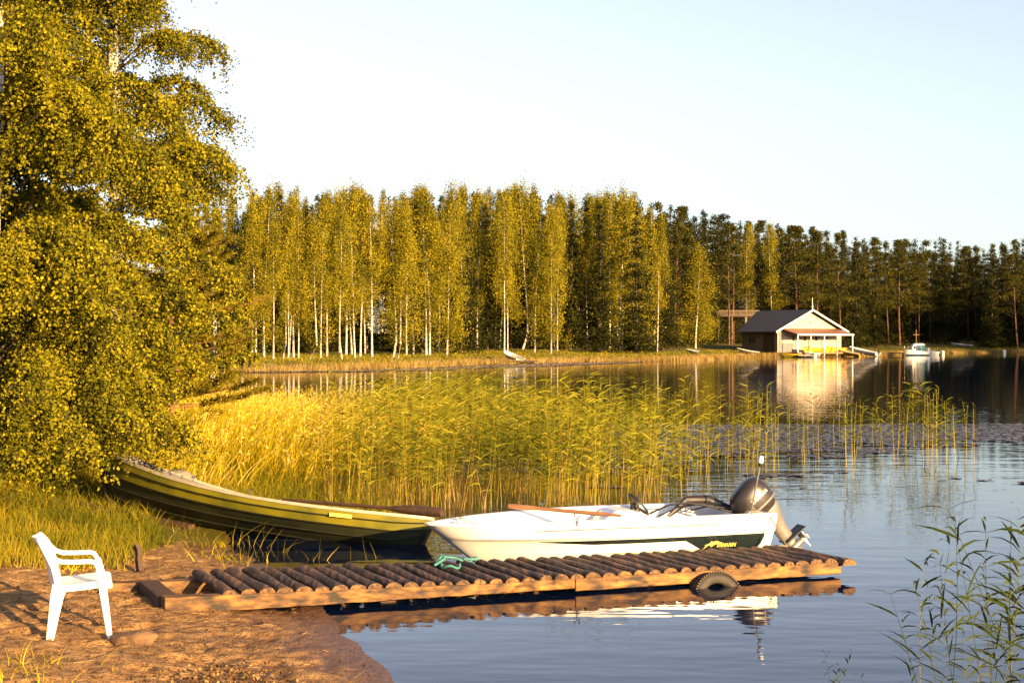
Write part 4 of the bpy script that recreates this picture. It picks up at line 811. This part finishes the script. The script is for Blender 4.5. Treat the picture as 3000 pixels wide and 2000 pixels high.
# floating pondweed
def pads(name, n, fn, size, label, seed, m='pads', tilt=.1):
    rs_ = np.random.RandomState(seed); P = fn(n, rs_); n = len(P); a = rs_.uniform(0, 6.28, n); s_ = size*rs_.uniform(.5, 1.4, n); V = []
    tl = rs_.normal(0, tilt, (n, 2))
    for k in range(6): dx = np.cos(a+k*math.pi/3)*s_; dy = np.sin(a+k*math.pi/3)*s_*.8; V.append(np.stack([P[:, 0]+dx, P[:, 1]+dy, .006+np.abs(dx*tl[:, 0]+dy*tl[:, 1])], 1))
    V = np.stack(V, 1).reshape(-1, 3); Q = (np.arange(n)*6)[:, None]+np.arange(6)[None]; tag(npmesh(name, V, Q, M[m], np.repeat(rs_.uniform(0, 1, n), 6)), label, 'water plants', kind='stuff')
def f1(n, q):
    y = q.uniform(24, 42.5, n); px = q.uniform(1350, 3300, n); x = (px-1500)*y/F
    near = np.interp(px, [1350, 1950, 2300, 2550, 3000, 3300], [25, 27.2, 29.5, 31.5, 33.5, 34]); far = np.interp(px, [1350, 1800, 3300], [40, 42, 42.5]); nz = vnoise(x, y*2.2, 1.6)+.6*vnoise(x, y*2.2, .5)
    e = np.clip((y-near)/5, 0, 1)*np.clip((far-y)/.6, 0, 1); k = (q.rand(n) < .95) & (nz < -.38+1.05*e); return np.stack([x, y], 1)[k]
pads('pondweed', 30000, f1, .085, 'purplish floating pondweed covering the calm water behind the sparse reeds', 60)
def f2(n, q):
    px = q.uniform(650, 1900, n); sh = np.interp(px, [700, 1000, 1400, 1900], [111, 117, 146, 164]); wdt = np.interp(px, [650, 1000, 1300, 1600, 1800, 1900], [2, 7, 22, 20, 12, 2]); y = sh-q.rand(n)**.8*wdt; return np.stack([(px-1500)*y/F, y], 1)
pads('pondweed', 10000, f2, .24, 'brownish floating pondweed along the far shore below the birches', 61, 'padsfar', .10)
# far shoreline reeds and lawn tufts
rs = np.random.RandomState(66); seg = []
for i in range(19, 31):
    a, e = LAKE[i], LAKE[i+1]; L = np.linalg.norm(e-a); k = int(L*170 if i < 25 else L*70); t = rs.rand(k); nrm = np.array([(e-a)[1], -(e-a)[0]])/L; q = a+(e-a)*t[:, None]+nrm*rs.uniform(-1.0, 3.2 if i < 24 else .9, k)[:, None]; seg.append(q)
P = np.concatenate(seg)
grass_obj('shore_reeds', P, .35, .85, .05, M['straw'], 67, 'pale straw-coloured reed fringe along the far shoreline', spread=.12, curl=.1, seg=2, cat='reeds')
n = 34000; pp = rs.uniform(640, 3000, n); base = np.array([shore_y(p) for p in range(600, 3101, 25)]); sh = np.interp(pp, range(600, 3101, 25), base); yy = sh+.5+rs.rand(n)**1.3*22; P = np.stack([(pp-1500)*yy/F, yy], 1); P = P[sdist(P[:, 0], P[:, 1]) > .8]
grass_obj('lawn_grass', P, .10, .38, .07, M['grass'], 68, 'rough green and yellow grass on the far bank under the birches', spread=.4, curl=.3, seg=1)
# undergrowth
def bushes(name, n, fn, label, seed, m='farleaf', h=1.4):
    rs_ = np.random.RandomState(seed); P = fn(n, rs_); z = height(P[:, 0], P[:, 1]); C = []
    for (x, y), zz in zip(P, z): k = 50; C.append(rs_.normal(size=(k, 3))*np.array([.7, .7, h*.4])+np.array([x, y, zz+h*.45]))
    V, Q, r = leaves(np.concatenate(C), .24, rs_); tag(npmesh(name, V, Q, M[m], r), label, 'undergrowth', kind='stuff')
bushes('undergrowth', 520, lambda n, q: (lambda px: np.stack([(px-1500)*(np.interp(px, range(600, 3101, 25), base)+(dd := q.uniform(30, 75, n)))/F, np.interp(px, range(600, 3101, 25), base)+dd], 1))(q.uniform(560, 3050, n)), 'dark undergrowth on the forest floor between the far trees', 70, 'spruceneedle', 2.2)
# debris on the sand
rs = np.random.RandomState(71); n = 900; P = np.stack([rs.uniform(-5.2, -.9, n), rs.uniform(9.3, 16.8, n)], 1); P = P[sdist(P[:, 0], P[:, 1]) > .25]; n = len(P)
B = np.stack([P[:, 0], P[:, 1], height(P[:, 0], P[:, 1])+.012], 1); a = rs.uniform(0, 6.28, n); D = unit(np.stack([np.cos(a), np.sin(a), rs.uniform(-.05, .2, n)], 1))
V, Q, r = blades(B, D, rs.uniform(.03, .16, n), np.full(n, .006), rs.normal(size=(n, 3))*.1, rs, 2, tip=.5)
C = np.stack([rs.normal(-2.0, .22, 420), rs.normal(10.0, .3, 420)], 1); C = C[sdist(C[:, 0], C[:, 1]) > .2]; C = np.stack([C[:, 0], C[:, 1], height(C[:, 0], C[:, 1])+rs.uniform(0, .03, len(C))], 1)
C2 = np.stack([rs.uniform(-5, -.8, 2600), rs.uniform(9.3, 15.5, 2600)], 1); C2 = C2[(sdist(C2[:, 0], C2[:, 1]) > .03) & (rs.rand(2600) < .35+1.2*np.clip(vnoise(C2[:, 0], C2[:, 1], .7), 0, 1))]; C2 = np.stack([C2[:, 0], C2[:, 1], height(C2[:, 0], C2[:, 1])+.004], 1)
V, Q, r = join([(V, Q, r), leaves(C, .03, rs), leaves(C2, .022, rs, rbase=np.full(len(C2), .2))]); tag(npmesh('plant_litter', V, Q, M['debris'], r), 'dry stalks and leaf litter scattered on the sand', 'plant litter', kind='stuff')

# ------------------------------------------------------------------ boathouse
hx0, hy0 = 0, 0
bx, by = (2276-1500)*206/F+.2, 206.5; gz0 = hz(bx+5, by+4)
ro = math.atan2(.5, .87)
bh = empty('boathouse', (bx, by, 1.45), ro, 'cream gabled boathouse with a dark roof and a red-roofed porch at the water', 'boathouse')
Wg = 12.9; Dp = 13.5; EV = 2.35; AP = 5.35; MX = Wg/2
mb = MB(); mb.prism([(0.3, -.8), (Wg-.3, -.8), (Wg-.3, EV), (MX, AP-.15), (.3, EV)], .35, .5); mb.build('gable_wall', M['wall'], bh, smooth=False)
LB = 8.6
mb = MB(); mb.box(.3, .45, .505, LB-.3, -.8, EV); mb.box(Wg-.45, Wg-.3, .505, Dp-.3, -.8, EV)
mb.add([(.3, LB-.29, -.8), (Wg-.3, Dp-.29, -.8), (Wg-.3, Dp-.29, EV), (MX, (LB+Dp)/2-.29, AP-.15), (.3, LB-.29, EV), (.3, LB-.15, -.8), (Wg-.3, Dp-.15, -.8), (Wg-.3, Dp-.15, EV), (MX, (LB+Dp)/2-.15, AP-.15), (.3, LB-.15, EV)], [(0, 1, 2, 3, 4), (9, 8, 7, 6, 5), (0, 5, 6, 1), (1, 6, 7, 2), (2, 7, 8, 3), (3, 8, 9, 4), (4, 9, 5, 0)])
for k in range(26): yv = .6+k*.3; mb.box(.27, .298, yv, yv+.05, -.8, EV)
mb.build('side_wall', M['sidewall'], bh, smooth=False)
mb = MB(); ov = .55; sl2 = (AP-EV)/MX
for sg in (0, 1):
    pa = [(-ov, EV-ov*sl2), (MX, AP), (MX, AP+.16), (-ov, EV-ov*sl2+.16)]; yb = [LB, Dp-1.2, Dp-1.2, LB]
    if sg: pa = [(Wg-x, z) for x, z in pa]; yb = [Dp, Dp-1.2, Dp-1.2, Dp]
    mb.rings([[(x, -.35, z) for x, z in pa], [(x, y_, z) for (x, z), y_ in zip(pa, yb)]])
mb.build('roof', M['roofdark'], bh, smooth=False)
mb = MB()
for sg in (0, 1):
    pa = [(-ov-.05, EV-ov*sl2-.06), (MX, AP-.06), (MX, AP+.20), (-ov-.05, EV-ov*sl2+.20)]
    if sg: pa = [(Wg-x, z) for x, z in pa]
    mb.prism(pa, -.42, -.353)
mb.build('bargeboard', M['trim'], bh, smooth=False)
mb = MB(); mb.box(MX-.42, MX+.42, .31, .349, 3.15, 4.05); f = mb.build('window', M['trim'], bh, smooth=False); mb = MB(); mb.box(MX-.32, MX-.03, .30, .309, 3.25, 3.95); mb.box(MX+.03, MX+.32, .30, .309, 3.25, 3.95); mb.build('pane', M['sidewall'], f, smooth=False)
mb = MB(); rs2 = [[(.9, .35, 2.62), (12.1, .35, 2.62), (12.35, -2.6, 1.80), (1.5, -2.6, 1.80)], [(.9, .35, 2.70), (12.1, .35, 2.70), (12.35, -2.6, 1.88), (1.5, -2.6, 1.88)]]; mb.rings(rs2); mb.build('porch_roof', M['roofred'], bh, smooth=False)
mb = MB(); mb.box(1.5, 12.35, -2.66, -2.61, 1.68, 1.9); mb.build('porch_fascia', M['trim'], bh, smooth=False)
for x in (1.65, 4.15, 6.7, 9.2, 12.2): mb = MB(); mb.box(x-.065, x+.065, -2.53, -2.40, -1.3, 1.78); mb.build('porch_post', M['trim'], bh, smooth=False)
mb = MB(); mb.box(1.55, 12.3, -2.6, .3, -1.0, -.75); mb.build('porch_floor', M['orangewood'], bh, smooth=False)
mb = MB(); mb.box(.45, 3.3, .28, .348, -.8, .55); mb.build('lower_panel', M['greywall'], bh, smooth=False)
mb = MB(); mb.box(.5, .9, .27, .349, .56, 2.2); mb.build('corner_board', M['greywall'], bh, smooth=False)
for x in (3.1, 5.3, 7.5): mb = MB(); mb.box(x, x+.35, .29, .349, .9, 1.6); mb.build('window', M['glass'], bh, smooth=False)
mb = MB(); mb.box(.22, .265, 5.4, 5.9, .6, 1.6); mb.box(.22, .265, 6.2, 6.7, .6, 1.6); mb.build('side_window', M['glass'], bh, smooth=False)
mb = MB(); mb.box(.2, .262, .8, 3.4, -.8, 1.9); mb.build('side_door', M['darkwood'], bh, smooth=False)
mb = MB(); mb.tube([(MX, -.2, AP+.1), (MX, -.2, AP+.9), (MX, -.2, AP+1.9)], [.07, .05, .03], 6); mb.tube([(MX, -.2, AP+.35), (MX, -.2, AP+.55), (MX, -.2, AP+.7)], [.06, .14, .05], 8); mb.build('finial_pole', M['trim'], bh)
bpy.context.view_layer.update()
# ------------------------------------------------------------------ small boats
def smallboat(name, loc, rz, L, Bm, Hh, m, label, cat='boat', pitch=0, motor=False, group=None, trim='trim', bowup=.25):
    o = empty(name, loc, rz, label, cat, group); o.rotation_euler = (0, pitch, rz)
    tt = [0, .03, .1, .2, .35, .5, .65, .8, .92, 1]; wv = lambda t: Bm/2*(1-(1-min(1, t/.6))**2.2)**.7*(1-.15*max(0, (t-.6)/.4)); zv = lambda t: Hh+bowup*(1-t)**2
    b2 = MB(); b2.rings([[(t*L, -wv(t), zv(t)), (t*(L-.4)+.3, -wv(t)*.85, zv(t)*.35), (t*(L-.5)+.45, 0, -.08), (t*(L-.4)+.3, wv(t)*.85, zv(t)*.35), (t*L, wv(t), zv(t)), (t*L, wv(t)*.86, zv(t)), (t*L*.98+.02*L, wv(t)*.7, zv(t)*.4), (t*L*.98+.02*L, -wv(t)*.7, zv(t)*.4), (t*L, -wv(t)*.86, zv(t))] for t in tt]); b2.build('hull', m, o, ang=50)
    b2 = MB()
    for sg in (-1, 1): b2.tube([(t*L, sg*wv(t), zv(t)) for t in tt], .035, 5)
    b2.build('gunwale', M[trim], o)
    for t in (.35, .65): b2 = MB(); b2.box(t*L-.12, t*L+.12, -wv(t)*.85, wv(t)*.85, Hh*.75, Hh*.82); b2.build('thwart', M['orangewood'], o, smooth=False)
    if motor:
        b2 = MB(); b2.rings([[(L+.05+a*math.cos(k*.785)*.2, a*math.sin(k*.785)*.16, Hh+z) for k in range(8)] for a, z in ((.8, .05), (1, .15), (1, .35), (.6, .45))]); mo = b2.build('outboard_motor', M['black'], o); b2 = MB(); b2.tube([(L+.08, 0, Hh+.05), (L+.14, 0, -.2)], [.09, .05], 6); b2.build('leg', M['black'], mo)
    return o
x, y, z = hit(1502, 1057); smallboat('small_boat', (x-.9, y-1.2, .72), -1.0, 3.2, 1.3, .35, M['white'], 'small white boat pulled up on the jetty below the birches', pitch=.16)
o = empty('small_jetty', (x-3.0, y-5.2, 0), 0, 'low dark jetty under the white boat below the birches', 'jetty'); mb = MB(); mb.box(0, 3.4, 0, 2, .30, .40); mb.box(2.2, 5.6, -1.2, .2, .24, .33); mb.build('deck', M['darkwood'], o, smooth=False); mb = MB(); [mb.box(a, a+.15, b2, b2+.15, -.4, .32) for a in (.1, 2.4, 5.1) for b2 in (-.9,)]; mb.build('post', M['darkwood'], o, smooth=False)
x, y, z = hit(2012, 1034); smallboat('small_boat', (x, y, z+.05), -.5, 1.7, .8, .25, M['boatgrey'], 'tiny pale boat on the bank beside the lone birch')
x, y, z = hit(2158, 1033); smallboat('small_boat', (x, y, z+.1), -.35, 3.2, 1.1, .3, M['boatgrey'], 'grey boat pulled ashore left of the boathouse', pitch=.1)
x, y, z = hit(2198, 1005); smallboat('small_boat', (x, y, z+.1), -.6, 2.6, 1.0, .3, M['boatgrey'], 'pale boat lying in the shaded grass beside the boathouse side wall', pitch=.05)
smallboat('small_boat', ((2288-1500)*203/F, 203, .0), .05, 3.2, 1.2, .40, M['green'], 'dark green boat with a yellow stern moored in front of the boathouse', motor=True, trim='yboat')
smallboat('small_boat', ((2355-1500)*202.5/F, 202.5, .05), .12, 2.4, 1.1, .5, M['boatgrey'], 'grey boat beside the short jetty in front of the boathouse')
o = empty('small_jetty', ((2340-1500)*201.5/F, 201.5, 0), .05, 'short grey jetty with a white end post in front of the boathouse', 'jetty'); mb = MB(); mb.box(0, 2.3, 0, .9, .22, .32); mb.build('deck', M['boatgrey'], o, smooth=False); mb = MB(); mb.box(2.3, 2.55, 0, .3, -.3, .6); mb.build('post', M['trim'], o, smooth=False)
smallboat('small_boat', ((2454-1500)*209/F, 211, .55), -.75, 4.4, 1.4, .42, M['yboat'], 'pale yellow motorboat nosed onto the grass right of the porch', pitch=.13, motor=True, trim='trim')
smallboat('small_boat', ((2496-1500)*212/F, 214, .75), -.85, 5.2, 1.7, .5, M['white'], 'larger white motorboat nosed ashore right of the boathouse', pitch=.13, motor=True)
x, y, z = hit(2800, 1020); smallboat('small_boat', (x-.3, y+2, z+.45), -.12, 4.2, 1.3, .38, M['boatgrey'], 'grey rowing boat drawn up on the dark shore at the right', pitch=.06)
for k, (px, D_, w_, cc) in enumerate(((2352, 205.8, .9, 0), (2400, 206.8, 1, 0))):
    loc = world(bh, (3.2+k*4.6, -1.7+k*.5, .0-.72)); o = smallboat('stored_boat', loc, ro+.05*k, 4.4, 1.0, .55, M['yboat'], ['yellow boat stored under the left part of the boathouse porch', 'yellow boat stored under the right part of the boathouse porch'][k], group='boats under the porch', trim='orangewood')
# cabin cruiser
cb = empty('cabin_boat', ((2648-1500)*226/F, 226, 0), .06, 'white cabin boat with blue and teal canopy and a cross-shaped mast', 'boat'); L = 3.9
tt = [0, .05, .15, .3, .5, .7, .85, 1]; wv = lambda t: .8*(1-(1-min(1, t/.5))**2.2)**.7; zv = lambda t: .65+.35*(1-t)**2
mb = MB(); mb.rings([[(t*L, -wv(t), zv(t)), (t*(L-.3)+.25, -wv(t)*.9, .15), (t*(L-.4)+.35, 0, -.2), (t*(L-.3)+.25, wv(t)*.9, .15), (t*L, wv(t), zv(t)), (t*L, 0, zv(t)+.03)] for t in tt]); mb.build('hull', M['white'], cb, ang=50)
mb = MB(); 
for sg in (-1, 1): mb.tube([(t*(L-.3)+.25, sg*(wv(t)*.92), .14) for t in tt], .07, 5)
mb.build('waterline_stripe', M['bluecover'], cb)
mb = MB(); mb.prism([(1.05, .6), (3.3, .6), (3.25, 1.75), (2.9, 1.9), (1.6, 1.9), (1.25, 1.5)], -.6, .6); cabn = bevel(mb.build('cabin', M['trim'], cb, smooth=False), .06)
mb = MB(); mb.box(1.75, 2.55, -.64, -.605, .72, 1.62); mb.build('canopy_panel', M['bluecover'], cb, smooth=False)
mb = MB(); mb.box(2.62, 3.28, -.64, -.605, .72, 1.72); mb.build('canopy_panel', M['tealcover'], cb, smooth=False)
mb = MB(); mb.box(1.40, 1.68, -.64, -.605, 1.05, 1.5); mb.build('window', M['glass'], cb, smooth=False)
mb = MB(); mb.tube([(2.0, 0, 1.85), (2.0, 0, 4.1)], .05, 6); mb.tube([(1.5, 0, 3.3), (2.5, 0, 3.3)], .045, 6); mb.build('mast', M['orangewood'], cb)
mb = MB(); mb.tube([(.15, -.1, 1.0), (.15, -.1, 1.5), (.5, -.5, 1.5), (.5, -.5, .9)], .025, 5); mb.tube([(.15, .1, 1.0), (.15, .1, 1.5), (.5, .5, 1.5), (.5, .5, .9)], .025, 5); mb.tube([(.15, -.1, 1.5), (.15, .1, 1.5)], .025, 5); mb.build('bow_rail', M['steel'], cb)
mb = MB(); mb.box(3.75, 4.0, -.5, .5, .2, 1.2); bevel(mb.build('transom', M['white'], cb, smooth=False), .05)
o = empty('small_jetty', ((2590-1500)*229/F, 229, 0), .04, 'long low jetty behind the cabin boat', 'jetty'); mb = MB(); mb.box(0, 9.2, 0, 1.3, .28, .42); mb.build('deck', M['darkwood'], o, smooth=False)
mb = MB(); [mb.box(a, a+.2, -.05, .15, -.5, .3) for a in (.3, 3, 6, 9)]; mb.build('post', M['darkwood'], o, smooth=False)
smallboat('small_boat', ((2716-1500)*227/F, 227, 0), .03, 1.9, .9, .6, M['white'], 'small white boat tied beside the cabin boat', motor=True)
def buoy(px, D_, label):
    o = empty('mooring_buoy', ((px-1500)*D_/F, D_, 0), 0, label, 'buoy'); b2 = MB(); b2.tube([(0, 0, -.2), (0, 0, .1), (0, 0, .45), (0, 0, .62), (0, 0, .72)], [.2, .3, .32, .24, .05], 12); b2.build('float', M['trim'], o); b2 = MB(); b2.tube([(0, 0, .70), (0, 0, .85)], .03, 6); b2.build('ring', M['steel'], o)
buoy(2762, 236, 'white mooring buoy just right of the cabin boat'); buoy(2942, 262, 'lone white mooring buoy far to the right in the dark water')
# cottages in the wood
def cottage(px, D_, w_, h_, zb, m, label, roof='roofdark'):
    x = (px-1500)*D_/F; z = zb; o = empty('cottage', (x, D_, z), .1, label, 'cottage'); mb = MB(); mb.box(-w_/2, w_/2, 0, 4, -2, h_); mb.build('wall', m, o, smooth=False)
    mb = MB(); mb.prism([(-w_/2-.3, h_-.05), (w_/2+.3, h_-.05), (w_/2-.5, h_+.9), (-w_/2+.5, h_+.9)], -.4, 4.4); mb.build('roof', M[roof], o, smooth=False)
    for a in (-.3, .2): mb = MB(); mb.box(a*w_, a*w_+.7, -.06, -.01, .9, 1.9); mb.build('window', M['glass'], o, smooth=False)
cottage(1112, 158, 2.6, 2.4, 5.2, M['trim'], 'pale cottage wall showing between the left birch trunks'); cottage(1262, 176, 5.0, 2.3, 5.6, M['wall'], 'cream cottage half hidden in the middle of the birch wood', 'roofred'); cottage(1665, 198, 3.2, 2.4, 5.6, M['wall'], 'small pink-cream cottage glimpsed near the red car')
cottage(2170, 262, 6.5, 4.6, 6.6, M['greywall'], 'grey cottage in the shade above the boathouse')
o = empty('balcony_deck', ((2100-1500)*246/F, 246, 0), .0, 'raised wooden terrace with pale railing up in the trees left of the boathouse', 'terrace'); zb = CH+(995-925)*246/F
mb = MB(); mb.box(0, 7.4, 0, 2.2, zb-.15, zb); mb.build('deck', M['darkwood'], o, smooth=False); mb = MB(); mb.box(0, 7.4, -.04, .0, zb+.85, zb+.97); mb.box(0, 7.4, -.04, 0, zb+.05, zb+.15)
for k in range(38): mb.box(k*.2, k*.2+.08, -.03, -.01, zb+.15, zb+.85)
mb.build('railing', M['sidewall'], o, smooth=False)
for k in (.3, 2.6, 4.9, 7.1): mb = MB(); mb.box(k, k+.14, 0, .14, zb-6, zb-.15); mb.build('post', M['sidewall'], o, smooth=False)
# red car under the birches
x, y, z = hit(1702, 975); y = max(y, 178); x = (1702-1500)*y/F; z = hz(x, y)
car = empty('parked_car', (x-1.0, y, z), .1, 'small red car parked between the birches', 'car'); mb = MB(); mb.prism([(-1.0, .3), (2.6, .3), (2.65, .75), (2.0, .85), (1.5, 1.4), (-.3, 1.42), (-.9, .9), (-1.05, .8)], 0, 1.5); bevel(mb.build('body', M['red'], car, smooth=False), .08)
for a in (-.4, 1.9): mb = MB(); mb.rings([[(a+math.cos(k*.39)*.3, q, .3+math.sin(k*.39)*.3) for k in range(16)] for q in (-.02, .2)]); mb.build('wheel', M['black'], car)
mb = MB(); mb.prism([(-.25, .9), (1.55, .9), (1.3, 1.33), (-.15, 1.35)], -.02, .01); mb.build('window', M['glass'], car, smooth=False)
